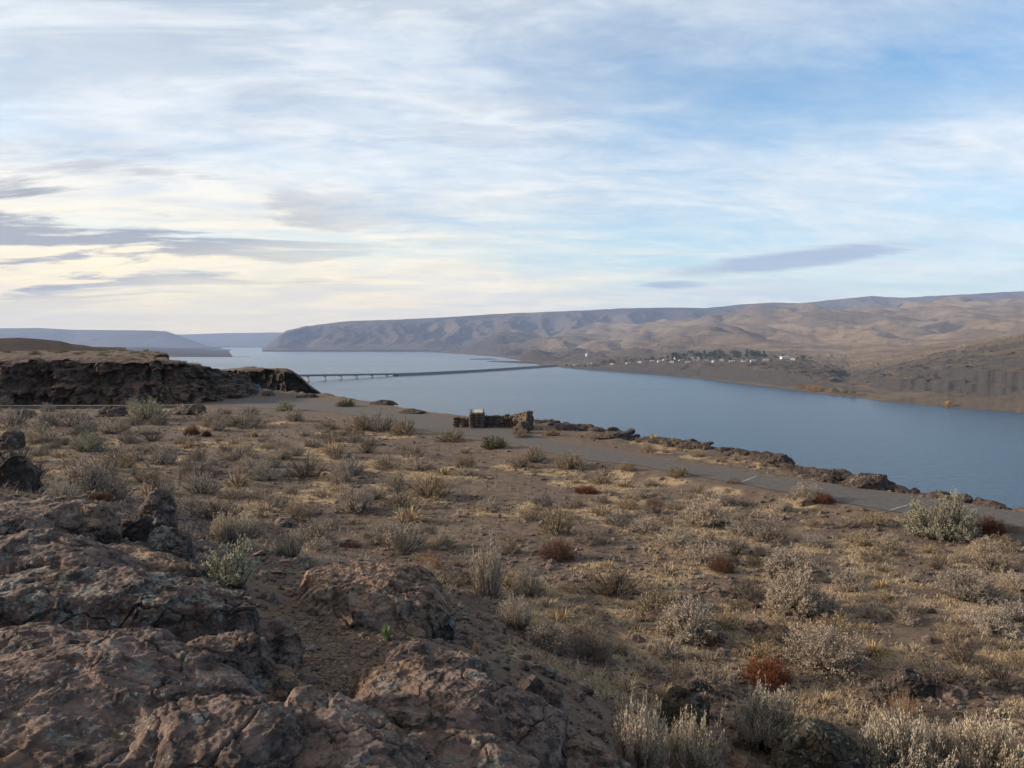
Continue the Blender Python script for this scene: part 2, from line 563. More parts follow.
MAT['sage_pale'] = mat_leaf('pale_sage_leaf', (0.35, 0.285, 0.205), (0.54, 0.45, 0.33))
MAT['sage_dark'] = mat_leaf('dull_sage_leaf', (0.215, 0.168, 0.125), (0.36, 0.288, 0.215))
MAT['rust'] = mat_leaf('rust_twig', (0.085, 0.034, 0.022), (0.190, 0.078, 0.046))
MAT['straw'] = mat_leaf('straw_blade', (0.24, 0.170, 0.098), (0.46, 0.345, 0.215))
MAT['tan'] = mat_leaf('tan_bush', (0.22, 0.165, 0.10), (0.36, 0.27, 0.165))
MAT['twig'] = mat_leaf('dark_twig', (0.050, 0.038, 0.031), (0.115, 0.090, 0.070))
MAT['twig_grey'] = mat_leaf('grey_twig', (0.10, 0.082, 0.068), (0.19, 0.16, 0.13))
MAT['green'] = mat_leaf('green_grass', (0.07, 0.16, 0.02), (0.14, 0.28, 0.05))
MAT['tree'] = mat_leaf('town_tree_leaf', (0.035, 0.050, 0.026), (0.07, 0.085, 0.04), 0.5)
MAT['autumn'] = mat_leaf('autumn_leaf', (0.27, 0.14, 0.025), (0.42, 0.25, 0.05), 0.5)
MAT['olive'] = mat_leaf('olive_leaf', (0.10, 0.095, 0.035), (0.18, 0.155, 0.06), 0.4)
MAT['house_white'] = mat_plain('white_siding', (0.48, 0.48, 0.46), (0.60, 0.60, 0.58), 0.5, 0.7, 0)
MAT['house_tan'] = mat_plain('tan_siding', (0.36, 0.31, 0.25), (0.44, 0.39, 0.32), 0.5, 0.7, 0)
MAT['roof_grey'] = mat_plain('grey_roof', (0.20, 0.21, 0.23), (0.30, 0.31, 0.33), 0.5, 0.7, 0)
MAT['roof_light'] = mat_plain('pale_metal_roof', (0.22, 0.21, 0.20), (0.32, 0.31, 0.30), 0.5, 0.5, 0)
MAT['concrete'] = mat_plain('bridge_concrete', (0.22, 0.22, 0.22), (0.30, 0.30, 0.29), 0.2, 0.8, 0)
MAT['steel'] = mat_plain('bridge_steel', (0.10, 0.105, 0.11), (0.14, 0.145, 0.15), 0.2, 0.7, 0)
MAT['riprap'] = mat_plain('causeway_riprap', (0.045, 0.042, 0.042), (0.10, 0.092, 0.088), 0.3, 0.95, 0.5, 0.5)
MAT['wallstone'] = mat_rock('wall_fieldstone', 0.62, 2.0, 0.5, (0.98, 0.95, 0.92), rust=0.25)
MAT['plaque'] = mat_plain('pale_green_plaque', (0.30, 0.30, 0.23), (0.40, 0.40, 0.31), 6.0, 0.5, 0)
MAT['graffiti'] = mat_plain('pale_blue_paint', (0.10, 0.12, 0.14), (0.22, 0.27, 0.31), 5.0, 0.8, 0)

# ------------------------------------------------------------------ the near ground
# rock outcrop the photographer stands on: control points (px, py, drop below the eye)
CP = [(-160, 768, 1.75), (0, 768, 1.72), (150, 768, 1.74), (300, 768, 1.82), (450, 768, 2.1), (560, 768, 2.5), (620, 768, 3.3), (690, 768, 3.9),
      (0, 700, 1.75), (150, 700, 1.75), (255, 700, 1.9), (335, 700, 2.25), (420, 700, 2.2), (530, 700, 2.7), (590, 700, 3.4), (650, 700, 3.9),
      (0, 640, 1.72), (150, 640, 1.78), (245, 640, 2.1), (330, 640, 2.5), (420, 640, 2.6), (480, 640, 3.3), (540, 640, 3.8),
      (-140, 600, 1.6), (0, 585, 1.7), (120, 585, 1.85), (220, 590, 2.2), (290, 590, 2.75), (370, 590, 2.8), (440, 590, 3.4), (500, 590, 3.9),
      (-100, 540, 1.75), (0, 540, 1.78), (90, 540, 2.0), (150, 540, 2.35), (205, 540, 3.2), (260, 540, 3.9), (400, 550, 3.95),
      (0, 500, 1.9), (60, 500, 2.15), (110, 500, 2.8), (160, 500, 3.7), (240, 500, 4.0),
      (-80, 480, 1.9), (0, 475, 2.1), (35, 472, 2.6), (70, 470, 3.6), (120, 465, 4.0)]
P = np.array([at(px, py, EYE - h) for px, py, h in CP])
anch = [(-14, 18, 0.4), (-11, 22, 0), (-20, 30, 0), (-8, 26, 0), (-4, 20, 0), (0, 16, 0), (4, 14, 0), (5, 9, 0), (6, 5, 0), (7, 2, 0.2), (8, -4, .4),
        (-6, 6, 2.6), (-9, 10, 2.5), (-14, 12, 2.2), (-20, 18, 1.2), (-4, 3, 2.5), (0, 2, 2.3), (-1.5, 1, 2.35), (1.2, 2.2, 2.0), (2.5, 2.5, 1.3),
        (0, 0, 2.35), (0, -4, 2.4), (-6, -4, 2.6), (-15, 0, 2.4), (-25, 10, 1.2), (3, -1, 1.6), (4.5, 3, 0.4), (-30, 30, 0), (0, 40, 0), (25, 15, 0), (25, -20, 0), (-40, -10, 1)]
P = np.vstack([P, np.array(anch, float)])
dm = np.sqrt(((P[:, None, :2] - P[None, :, :2]) ** 2).sum(-1))
COEF = np.linalg.solve(dm + np.eye(len(P)) * 0.02, P[:, 2])

EDGE_PX = [(330, 395), (372, 402), (400, 407), (430, 412), (470, 416), (530, 420), (580, 427), (640, 437), (700, 443), (745, 450), (790, 461), (840, 474), (890, 486), (950, 495), (1024, 505)]
EDGE = [(-2600, 1400), (-900, 640), (-420, 460), (-200, 300), (-120, 180), (-80, 110), (-52, 84), (-34, 72), (-21.5, 66)] + \
       [tuple(at(px, py, 0.0)[:2]) for px, py in EDGE_PX] + [(16, 12.5), (24, 2), (40, -25), (80, -120), (300, -900)]
EDGE = np.array(EDGE)


def edge_dist(x, y):
    """signed distance to the rim of the bluff, positive out over the lake"""
    best = np.full(x.shape, 1e9); sgn = np.zeros(x.shape)
    for (x0, y0), (x1, y1) in zip(EDGE[:-1], EDGE[1:]):
        ex, ey = x1 - x0, y1 - y0
        L2 = ex * ex + ey * ey
        tt = np.clip(((x - x0) * ex + (y - y0) * ey) / L2, 0, 1)
        d = np.hypot(x - x0 - tt * ex, y - y0 - tt * ey)
        cr = ex * (y - y0) - ey * (x - x0)          # left of travel is the lake
        near = d < best
        best = np.where(near, d, best); sgn = np.where(near, np.sign(cr), sgn)
    return best * sgn


# footpath edges (upper, lower) in picture points on the flat
PU = [(215, 399), (300, 398), (345, 402), (395, 411), (425, 415), (450, 419), (475, 424), (520, 430), (545, 440), (580, 446), (620, 453), (670, 461), (720, 469), (770, 477), (850, 487), (900, 495), (950, 502), (1024, 514), (1130, 536)]
PL = [(215, 405), (250, 408), (330, 412), (390, 421), (430, 432), (470, 436), (510, 443), (545, 452), (580, 460), (640, 466), (700, 477), (755, 487), (830, 501), (895, 512), (960, 523), (1024, 536), (1130, 560)]
PU = np.array([at(a, b)[:2] for a, b in PU]); PL = np.array([at(a, b)[:2] for a, b in PL])


def resample(p, n):
    s = np.concatenate([[0], np.cumsum(np.hypot(*np.diff(p, axis=0).T))])
    t = np.linspace(0, s[-1], n)
    return np.stack([np.interp(t, s, p[:, 0]), np.interp(t, s, p[:, 1])], 1)


PU = resample(PU, 240); PL = resample(PL, 240)
PM = (PU + PL) / 2; PH = np.hypot(*(PU - PL).T) / 2


def path_dist(x, y):
    """distance outside the footpath (negative on it)"""
    out = np.full(x.shape, 1e9)
    for i in range(0, 240, 3):
        out = np.minimum(out, np.hypot(x - PM[i, 0], y - PM[i, 1]) - PH[i])
    return out


def rbf(x, y):
    z = np.zeros(x.shape)
    for i in range(len(P)):
        z += COEF[i] * np.hypot(x - P[i, 0], y - P[i, 1])
    return z


def ground_z(x, y):
    x = np.asarray(x, float); y = np.asarray(y, float)
    r = np.hypot(x, y)
    near = r < 45
    z = np.zeros(x.shape)
    if near.any():
        fade = sstep(r[near], 40, 22)
        z[near] = np.maximum(rbf(x[near], y[near]), -0.25) * fade
    rough = 0.07 * fbm(x * 0.45, y * 0.45, 0, 4, 5) + 0.10 * gnoise(x * 0.13, y * 0.13, 0, 9) + 0.035 * fbm(x * 2.2, y * 2.2, 0, 3, 8)
    mid = (r > 9) & (r < 75)
    pd = np.full(x.shape, 50.0)
    if mid.any():
        pd[mid] = path_dist(x[mid], y[mid])
    keep = sstep(pd, -0.1, 0.9)
    z = z * np.where(r < 20, 1, keep) + rough * keep
    e = np.full(x.shape, -50.0)
    m = r > 8
    e[m] = edge_dist(x[m], y[m])
    wob = 0.35 * gnoise(x * 0.5, y * 0.5, 0, 31) + 0.25 * gnoise(x * 1.7, y * 1.7, 0, 32)
    e = e + np.where(e > -4, wob, 0)
    # rubbly lip, then the drop to the lake in two ledges
    lip = 0.16 * sstep(e, -2.5, -0.6) * sstep(gnoise(x * 0.9, y * 0.9, 0, 40), -0.1, 0.4) * sstep(pd, 0.2, 1.2)
    drop = 2.2 * sstep(e, 0.0, 1.2) + np.clip(e - 1.0, 0, None) * 1.55
    drop += np.where(e > 1, 1.5 * fbm(x * 0.12, y * 0.12, 0, 4, 50) * sstep(e, 1, 12), 0)
    return np.maximum(z + lip - drop, WATER - 6.0)


def hit(px, py):
    """where the ray through a picture point meets the near ground"""
    D = np.geomspace(2.2, 130, 1000)
    s = slope_of(py)
    v = (384.0 - py) / F
    u = (px - 512.0) / F / (math.cos(PITCH) - v * math.sin(PITCH))
    gz = ground_z(u * D, D)
    below = (EYE + s * D) <= gz
    i = int(np.argmax(below)) if below.any() else len(D) - 1
    d = D[i]
    return np.array([u * d, d, gz[i]])


# ------------------------------------------------------------------ table of the shrubs one can tell apart
# (px, base py, width px, height px, kind, label, short name)
BUSH = [
    (940, 541, 74, 45, 'big_green', 'largest pale green sagebrush, beside the footpath at the right', 'largest pale green sagebrush'),
    (988, 536, 38, 19, 'rust', 'rust red bush just right of the largest pale green sagebrush', 'rust red bush by the footpath'),
    (807, 504, 32, 20, 'sage', 'grey sagebrush with a rounded stone at its foot, touching the footpath', 'sagebrush touching the footpath'),
    (824, 505, 22, 11, 'rust', 'small rust bush against the sagebrush that touches the footpath', ''),
    (768, 543, 46, 24, 'sage_dark', 'brown sagebrush with straw spread on its left, below the footpath stripe', 'brown sagebrush below the footpath stripe'),
    (705, 527, 50, 26, 'sage', 'grey sagebrush at the back of the cluster of four shrubs', 'rearmost sagebrush of the four shrub cluster'),
    (674, 548, 40, 24, 'sage_pale', 'pale sagebrush at the left of the cluster of four shrubs', 'pale sagebrush of the four shrub cluster'),
    (704, 566, 46, 24, 'sage', 'grey sagebrush with a rusty bush grown into its right side, above bare dirt', 'sagebrush with the rusty side'),
    (722, 573, 26, 17, 'rust_dark', 'dark rusty bush grown into the front sagebrush of the four shrub cluster', ''),
    (668, 575, 34, 12, 'straw_sage', 'low straw ringed shrub in front of the four shrub cluster', ''),
    (790, 579, 56, 26, 'sage', 'wide grey sagebrush right behind the densest rounded sagebrush', 'wide sagebrush behind the densest one'),
    (795, 618, 66, 44, 'sage_dense', 'dense rounded grey sagebrush with dark stems, in the middle of the right slope', 'densest rounded sagebrush'),
    (686, 642, 74, 36, 'sage', 'grey sagebrush with yellow straw on its left and rust bush on its right', 'sagebrush with yellow straw'),
    (706, 648, 24, 15, 'rust_dark', 'small dark rust bush at the right foot of the strawed sagebrush', ''),
    (824, 677, 86, 42, 'sage_twig', 'twiggy mauve grey sagebrush behind the small angular boulder', 'twiggy mauve sagebrush'),
    (768, 689, 54, 30, 'rust', 'round rust red cushion bush on the lower right slope', 'round rust red cushion bush'),
    (762, 756, 74, 58, 'spike_pale', 'pale upright sagebrush directly below the round rust cushion bush', 'pale upright sagebrush'),
    (640, 785, 66, 74, 'spike', 'pale spiky sagebrush at the bottom edge, left of the dark lichen boulder', 'spiky sagebrush'),
    (690, 790, 70, 66, 'spike', 'spiky grey sagebrush at the bottom edge, right below the dark lichen boulder', ''),
    (896, 792, 96, 68, 'spike_pale', 'tall pale sagebrush at the bottom edge, right of the mossy boulder', 'tall pale sagebrush'),
    (985, 794, 104, 60, 'spike', 'tall spiky sagebrush in the bottom right corner', ''),
    (930, 774, 50, 42, 'spike', 'thin spiky sagebrush between the two tallest sagebrushes at the bottom', ''),
    (557, 562, 40, 23, 'rust_dark', 'dark purple red cushion bush on open dirt in the middle of the slope', 'dark purple red cushion bush'),
    (613, 598, 56, 30, 'dead', 'leafless dark bush with fanned stems on bare dirt', 'leafless fanned bush'),
    (488, 600, 46, 52, 'spike', 'tall loose sagebrush behind the rock outcrop, right of the big low boulder', 'tall loose sagebrush'),
    (528, 598, 36, 36, 'sage_twig', 'mauve twiggy bush right behind the tall loose sagebrush', ''),
    (517, 632, 40, 34, 'spike_pale', 'pale upright sagebrush below the tall loose one', 'pale sagebrush below the tall loose one'),
    (548, 652, 54, 30, 'sage_twig', 'grey twiggy bush spreading right of the pale upright sagebrush near the outcrop', ''),
    (588, 660, 56, 32, 'dead_grey', 'sprawling grey dead bush above the outcrop tip', 'sprawling grey dead bush'),
    (431, 572, 34, 22, 'rust_straw', 'red and straw coloured bush just behind the big low boulder', 'red bush behind the big low boulder'),
    (556, 534, 42, 30, 'tan', 'tan bush with straw at its left, behind the dark purple cushion bush', 'tan bush behind the purple cushion bush'),
    (590, 545, 42, 18, 'sage_dark', 'dull low shrub right of the tan bush with straw', ''),
    (494, 449, 30, 14, 'olive', 'dark olive bush at the footpath edge in front of the stone wall', 'olive bush in front of the stone wall'),
    (452, 443, 36, 13, 'tan', 'tan bush at the footpath edge left of the olive bush', 'tan bush left of the olive bush'),
    (466, 469, 26, 15, 'tan', 'small round tan bush with a skirt of straw, below the wall', ''),
    (534, 463, 28, 18, 'tan', 'tan bush at the near footpath edge, left of a larger one', ''),
    (569, 471, 36, 20, 'tan', 'larger tan bush at the near footpath edge, right of the stone wall', 'larger tan bush at the footpath'),
    (523, 438, 24, 10, 'tan', 'tan bush tucked against the dark boulder at the end of the stone wall', ''),
    (551, 436, 20, 9, 'tan', 'tan bush on the bluff rim just right of the stone wall', ''),
    (680, 477, 30, 11, 'tan', 'flat tan bush on the near footpath edge, left of the white stripe', ''),
    (627, 473, 22, 10, 'tan', 'small tan tuft on the near footpath edge, halfway to the white stripe', ''),
    (648, 453, 20, 10, 'tan', 'small tan bush beyond the footpath on the rim, behind the tuft', ''),
    (733, 484, 18, 8, 'sage_dark', 'small dark bush beside the white stripe across the footpath', ''),
    (890, 555, 40, 16, 'sage_dark', 'low dull shrub below the largest pale green sagebrush', ''),
    (938, 570, 26, 22, 'dead', 'small dark twiggy bush under the largest pale green sagebrush', ''),
    (968, 602, 62, 30, 'sage_twig', 'broad twiggy bush with straw in front, at the right edge slope', 'broad twiggy bush'),
    (1014, 592, 34, 20, 'sage', 'grey sagebrush at the right picture edge, beside the broad twiggy bush', ''),
    (1012, 624, 38, 24, 'sage', 'grey sagebrush at the right picture edge, below the broad twiggy bush', ''),
    (962, 668, 30, 34, 'dead', 'thin reddish dead bush standing on straw above the flat boulders', ''),
    (815, 548, 28, 12, 'sage', 'small grey shrub below the footpath and right of the strawed brown sagebrush', ''),
    (905, 722, 40, 26, 'rust_straw', 'faded rust bush behind the tall pale sagebrush', ''),
    (148, 421, 42, 24, 'sage_green', 'large rounded sagebrush standing in front of the basalt cliff', 'large sagebrush before the cliff'),
    (76, 427, 36, 19, 'sage', 'grey sagebrush left of the large rounded one before the cliff', 'second sagebrush before the cliff'),
    (48, 427, 30, 19, 'sage', 'grey sagebrush third in the row before the cliff', ''),
    (14, 430, 36, 22, 'sage', 'grey sagebrush at the left edge before the cliff', ''),
    (88, 452, 38, 22, 'sage_green', 'pale greenish sagebrush in front of the row before the cliff', 'greenish sagebrush before the row'),
    (40, 444, 42, 22, 'sage_pale', 'pale sagebrush at left in front of the row before the cliff', ''),
    (115, 434, 36, 16, 'sage', 'dull sagebrush between the row and the large rounded sagebrush', ''),
    (212, 427, 36, 17, 'sage', 'grey sagebrush at the left end of the low hedge under the cliff end', ''),
    (245, 428, 42, 17, 'sage_dark', 'dark sagebrush at the right end of the low hedge under the cliff end', 'dark sagebrush under the cliff end'),
    (294, 422, 24, 15, 'sage', 'round grey bush on pavement below the far headland', 'round bush below the headland'),
    (285, 411, 22, 12, 'sage_green', 'greenish bush behind the round one below the far headland', ''),
    (192, 437, 16, 12, 'rust', 'small rust bush left of the hedge under the cliff end', ''),
    (207, 437, 10, 7, 'rust', 'tiny red bush right beside the small rust bush', ''),
    (360, 432, 36, 18, 'tan', 'tan bush left in the big clump at the footpath bend', ''),
    (380, 432, 40, 21, 'sage_dark', 'dark grey bush right in the big clump at the footpath bend', 'dark bush of the big clump'),
    (405, 436, 30, 18, 'tan', 'tan bush just right of the big clump at the footpath bend', ''),
    (346, 407, 22, 9, 'olive', 'low olive bush on the rim above the footpath', ''),
    (238, 461, 44, 18, 'sage_dark', 'dull low sagebrush on the left slope, below the hedge', ''),
    (307, 480, 44, 26, 'dead', 'broken dark bush with a bare upright branch on the left slope', 'broken bush with bare branch'),
    (338, 459, 30, 16, 'sage_dark', 'small dark sagebrush between the broken bush and the footpath', ''),
    (386, 470, 30, 16, 'sage_dark', 'small dark sagebrush with straw at its left, on the middle slope', ''),
    (84, 492, 52, 30, 'sage', 'large dull sagebrush behind the left rocks', 'large dull sagebrush behind the rocks'),
    (112, 500, 44, 24, 'sage_dark', 'dark sagebrush right behind the flat rust bush', ''),
    (66, 512, 36, 30, 'spike', 'upright straw coloured sagebrush behind the left rocks', ''),
    (100, 503, 32, 11, 'rust', 'flat rust orange bush just behind the left rocks', 'flat rust orange bush'),
    (156, 503, 22, 34, 'dead', 'narrow upright dark bush behind the pointed grey rock', ''),
    (196, 478, 44, 22, 'sage_dark', 'dull sagebrush on the slope above the dead branches', ''),
    (214, 522, 50, 22, 'dead', 'sprawling dead branches right of the pointed grey rock', 'sprawling dead branches'),
    (230, 545, 56, 28, 'spike', 'soft straw coloured brush below the sprawling dead branches', ''),
    (228, 588, 56, 42, 'green_loose', 'loose green leaved sagebrush growing behind the lichen ledge', 'loose green sagebrush'),
    (290, 558, 32, 28, 'spike_pale', 'small pale spiky shrub left of the big low boulder', ''),
    (400, 556, 26, 26, 'dead', 'small dark dead bush behind the big low boulder', ''),
    (387, 641, 16, 20, 'grass_green', 'bright green grass tuft growing in the dirt hollow', ''),
    (476, 662, 14, 26, 'straw', 'upright straw tuft beside the lichen rock', ''),
]

KIND_STRAW = {'sage': .75, 'sage_dense': .7, 'sage_twig': .6, 'tan': .85, 'straw_sage': 1.3, 'sage_pale': .9, 'rust_straw': .8, 'sage_dark': .5}
bush_pts = []
for row in BUSH:
    p = hit(row[0], row[1])
    bush_pts.append((p[0], p[1], row[2] * p[1] / F * 0.5, row[4]))

# smaller unnamed shrubs strewn over the flat
small = []
tries = 0
taken = [(p[0], p[1], p[2] * 0.9) for p in bush_pts]
while len(small) < 300 and tries < 9000:
    tries += 1
    px = random.uniform(-20, 1050); py = 402 + (random.random() ** 1.25) * 330
    p0 = at(px, py, 0.05)
    if py < 560 and (path_dist(p0[:1], p0[1:2])[0] < 0.15 or edge_dist(p0[:1], p0[1:2])[0] > -0.2):
        continue
    p = hit(px, py)
    x, y = p[0], p[1]
    if y > 75 or y < 7.5:
        continue
    if edge_dist(np.array([x]), np.array([y]))[0] > -0.4 or path_dist(np.array([x]), np.array([y]))[0] < 0.3:
        continue
    if p[2] > 0.5 and y < 14:
        continue
    dens = float(gnoise(np.array([x * 0.22]), np.array([y * 0.22]), 0, 77)[0])
    if dens < random.uniform(-0.5, 0.25) - (0.35 if px < 450 else 0.0):
        continue
    r_ = random.uniform(0.15, 0.42) * (1.7 if px < 450 and y > 14 else 1.1)
    if any((x - a) ** 2 + (y - b) ** 2 < (c + r_ * 0.55) ** 2 for a, b, c in taken):
        continue
    taken.append((x, y, r_))
    if px < 420:
        k = random.choices(['sage_dark', 'sage', 'tan', 'straw_sage', 'dead', 'rust'], [3.5, 5.5, 2.2, 2, 1.2, .4])[0]
    else:
        k = random.choices(['sage_dark', 'sage', 'tan', 'straw_sage', 'dead', 'rust'], [3, 3, 4, 3, 1, .25])[0]
    small.append((x, y, r_, k, px, py))

print("SMALL", len(small), tries)
# ------------------------------------------------------------------ setting: the ground sheet of the bluff
az_in = np.arange(-42, 42.01, 0.11)
az_out = np.concatenate([np.arange(42.6, 60, 1.0), np.arange(60, 300, 4.0), np.arange(300, 317.5, 1.0)])
azs = np.radians(np.concatenate([az_in, az_out]))
rs = np.concatenate([np.geomspace(0.6, 3, 24)[:-1], np.geomspace(3, 80, 430)[:-1], np.geomspace(80, 1500, 130)])
RR, AA = np.meshgrid(rs, azs, indexing='ij')
GX = RR * np.sin(AA); GY = RR * np.cos(AA)
GZ = ground_z(GX, GY)
straw = np.zeros(GX.shape)
near = (RR < 70) & (np.abs(AA) < R(45))
sx, sy = GX[near], GY[near]
acc = np.where(sx > 0.02 * sy, 0.13, 0.22) * sstep(fbm(sx * 0.30, sy * 0.30, 0, 4, 61), 0.02, 0.30) + 0.12 * sstep(gnoise(sx * 1.1, sy * 1.1, 0, 63), 0, 0.4)
for x, y, r_, k in bush_pts + [(s[0], s[1], s[2], s[3]) for s in small]:
    d2 = ((sx - x + 0.55 * r_) ** 2 + ((sy - y + 0.35 * r_)) ** 2) / (r_ * 1.25 + 0.12) ** 2
    acc = np.maximum(acc, KIND_STRAW.get(k, 0.25) * np.exp(-d2 * 0.9))
acc = acc * sstep(path_dist(sx, sy), -0.05, 0.35)
bare = sstep(gnoise(sx * 0.16, sy * 0.16, 0, 71), 0.10, 0.30)
acc = acc * (1 - 0.92 * bare) * np.where(sy < 16, 0.8, 1.0)
straw[near] = acc * 1.35 * np.where(np.hypot(sx, sy) < 7, 0.3, 1)
sand = np.zeros(GX.shape)
for px, py, rad in ((330, 640, .9), (300, 690, .6), (340, 600, .9), (535, 760, .4), (560, 745, .35)):
    h_ = hit(px, py)
    sand = np.maximum(sand, np.exp(-((GX - h_[0]) ** 2 + (GY - h_[1]) ** 2) / rad ** 2) * 0.75)
V = np.stack([GX, GY, GZ], -1).reshape(-1, 3)
me = mesh_np('ground', V, grid_faces(len(rs), len(azs), True), [MAT['ground']], attrs={'straw': straw.ravel(), 'sand': sand.ravel()})
link('ground', me, kind='structure')

# the lake: one disc that reaches the horizon
rw = np.geomspace(40, 45000, 60); aw = np.radians(np.arange(0, 360, 4))
RW, AW = np.meshgrid(rw, aw, indexing='ij')
V = np.stack([RW * np.sin(AW), RW * np.cos(AW), np.full(RW.shape, WATER)], -1).reshape(-1, 3)
link('lake_water', mesh_np('lake_water', V, grid_faces(60, len(aw), True), [MAT['water']]), kind='structure')


# ------------------------------------------------------------------ setting: far shore and hills
def patch(name, us, Ds, zf, mat):
    """height field over (sideways slope u, depth D); us (n,), Ds (m,) or (m, n)"""
    U = np.broadcast_to(us[None, :], (len(Ds), len(us)))
    D = Ds if Ds.ndim == 2 else np.broadcast_to(Ds[:, None], U.shape)
    x = U * D; y = D
    z = zf(x, y, U)
    V = np.stack([x, y, z], -1).reshape(-1, 3)
    return link(name, mesh_np(name, V, grid_faces(*U.shape), [mat]), kind='structure')


# profile of the far bank: for each picture column the shore row and (distance / shore distance, row)
BANK = [
    (430, 352.2, [(1.06, 350.5), (1.2, 349.0), (1.5, 346.5), (2.0, 344)]),
    (500, 357.0, [(1.03, 355.5), (1.12, 351), (1.3, 343), (1.6, 337), (2.0, 333)]),
    (545, 366.3, [(1.03, 364.2), (1.2, 359.5), (1.5, 351), (1.9, 341), (2.5, 334), (3.1, 331)]),
    (600, 370.5, [(1.01, 364.5), (1.2, 358.5), (1.6, 347), (2.1, 338), (2.7, 331), (3.4, 327)]),
    (650, 374.0, [(1.02, 365.5), (1.25, 357), (1.65, 346), (2.2, 336), (3.0, 324), (3.5, 321)]),
    (700, 378.5, [(1.010, 376.5), (1.022, 367.5), (1.035, 365), (1.3, 356), (1.7, 346), (2.4, 333), (3.3, 317.5), (3.8, 316.5)]),
    (750, 384.5, [(1.018, 381.5), (1.032, 369.5), (1.06, 365), (1.45, 357), (1.95, 347), (2.8, 331), (3.75, 313.5), (4.3, 312.5)]),
    (800, 391.0, [(1.03, 387.5), (1.046, 374), (1.16, 366), (1.7, 358), (2.3, 346), (3.2, 329), (4.2, 309.5), (4.8, 309)]),
    (850, 397.0, [(1.05, 391), (1.062, 384.5), (1.35, 374), (1.85, 362), (2.5, 346), (3.7, 326), (4.8, 307.5), (5.6, 307)]),
    (900, 403.0, [(1.075, 392), (1.090, 379), (1.2, 371), (1.9, 358), (2.8, 344), (4.1, 323), (5.3, 305.5), (6.0, 305)]),
    (950, 407.5, [(1.09, 391), (1.106, 373), (1.22, 362), (1.34, 353), (2.3, 347), (3.2, 336), (4.4, 318), (5.7, 303), (6.5, 302.5)]),
    (1024, 413.0, [(1.10, 391), (1.118, 367), (1.22, 357), (1.35, 342), (1.5, 337), (2.5, 337.5), (3.5, 329), (4.7, 315), (6.1, 301.5), (7, 301.5)]),
    (1180, 422.0, [(1.10, 398), (1.12, 370), (1.3, 345), (1.55, 325), (1.8, 322), (2.5, 325), (3.8, 318), (5, 308), (6.8, 298), (7.5, 298)]),
]
qs = np.concatenate([np.array([0.90, 0.96, 0.985]), np.geomspace(0.997, 1.4, 250)[:-1], np.geomspace(1.4, 7.2, 260)])
cols = np.array([b[0] for b in BANK], float)
shoreD = np.array([(WATER - EYE) / slope_of(b[1]) for b in BANK])
TB = []
for c0, ys, pr in BANK:
    D0 = (WATER - EYE) / slope_of(ys)
    zz = [WATER] + [EYE + float(slope_of(y)) * q_ * D0 for q_, y in pr]
    qq = [1.0] + [q_ for q_, _ in pr]
    zc = np.interp(np.log(qs), np.log(qq), zz)
    zc = np.where(qs < 1, WATER - (1 - qs) * 60, zc)
    zc = np.where(qs > qq[-1], zz[-1] - (qs - qq[-1]) * 60, zc)
    TB.append(zc)
TB = np.array(TB)
pxs = np.arange(430, 1180.1, 1.0)
us = azu(pxs)
sD = np.exp(np.interp(pxs, cols, np.log(shoreD)))
sD = sD * (1 + 0.012 * fbm(pxs * 0.045, pxs * 0 + 3, 0, 4, 90))
TZ = np.stack([np.interp(pxs, cols, TB[:, i]) for i in range(len(qs))])
k5 = np.ones(9) / 9
TZ[:, 4:-4] = np.apply_along_axis(lambda r_: np.convolve(r_, k5, 'valid'), 1, TZ)
DD = qs[:, None] * sD[None, :]


def bank_z(x, y, U):
    q_ = qs[:, None] + 0 * U
    z = TZ.copy()
    up = sstep(z, WATER + 0.5, WATER + 25)
    w = fbm(x / 900, y / 900, 0, 4, 101)
    # gullied hill slopes
    rid = fbm((x + 260 * w) / 620, (y + 260 * w) / 1150, 0, 5, 104, 0.48, ridged=True) - 0.55
    far = sstep(y, 2500, 4300)
    bil = np.abs(gnoise((x + 380 * w) / 760, (y - 380 * w) / 1500, 0, 102)) * 2 + np.abs(gnoise((x + 200 * w) / 330, (y + 150 * w) / 620, 0, 103)) * 0.9 - 0.75
    z = z + far * (80 * bil + 24 * rid + 30 * w)
    rid2 = fbm((x + 0.35 * y) / 260, (y - .3 * x) / 330, 0, 5, 108, 0.5, ridged=True) - 0.55
    z = z + up * (1 - far * 0.6) * (9 + 9 * sstep(pxs[None, :], 800, 900)) * rid2
    # basalt steps in the near cliffs
    tz = z + 17 * fbm(x / 150, y / 150, 0, 5, 111, .55)
    st = 19.0
    k = np.floor(tz / st); f = tz / st - k
    ter = st * (k + sstep(f, 0.55, 0.95))
    nearc = sstep(q_, 2.6, 1.5) * up
    z = z + nearc * np.clip(0.35 + 1.2 * gnoise(x / 190, y / 190, 0, 112), 0, .8) * (ter - tz)
    z = z + far * 20 * (np.abs(gnoise((x + 90 * w) / 210, (y - 60 * w) / 420, 0, 121)) * 2 - .45)
    f1, f2, ci = cells(x / 20, y / 20, z / 90, 115)
    z = z + nearc * up * 6.5 * (ci - 0.5) * sstep(f2 - f1, 0, 0.25)
    z = np.where(q_ < 0.999, np.minimum(z, WATER - 1), np.maximum(z, WATER + 0.4))
    return z + up * 2.0 * fbm(x / 40, y / 40, 0, 4, 118)


BANK_Z = {}


def bank_zf(x, y, U):
    z = bank_z(x, y, U)
    BANK_Z['z'] = z
    BANK_Z['near'] = sstep(qs[:, None] + 0 * U, 2.2, 1.25)
    return z


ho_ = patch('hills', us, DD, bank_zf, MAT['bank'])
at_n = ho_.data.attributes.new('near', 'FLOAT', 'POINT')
at_n.data.foreach_set('value', BANK_Z['near'].astype(np.float32).ravel())


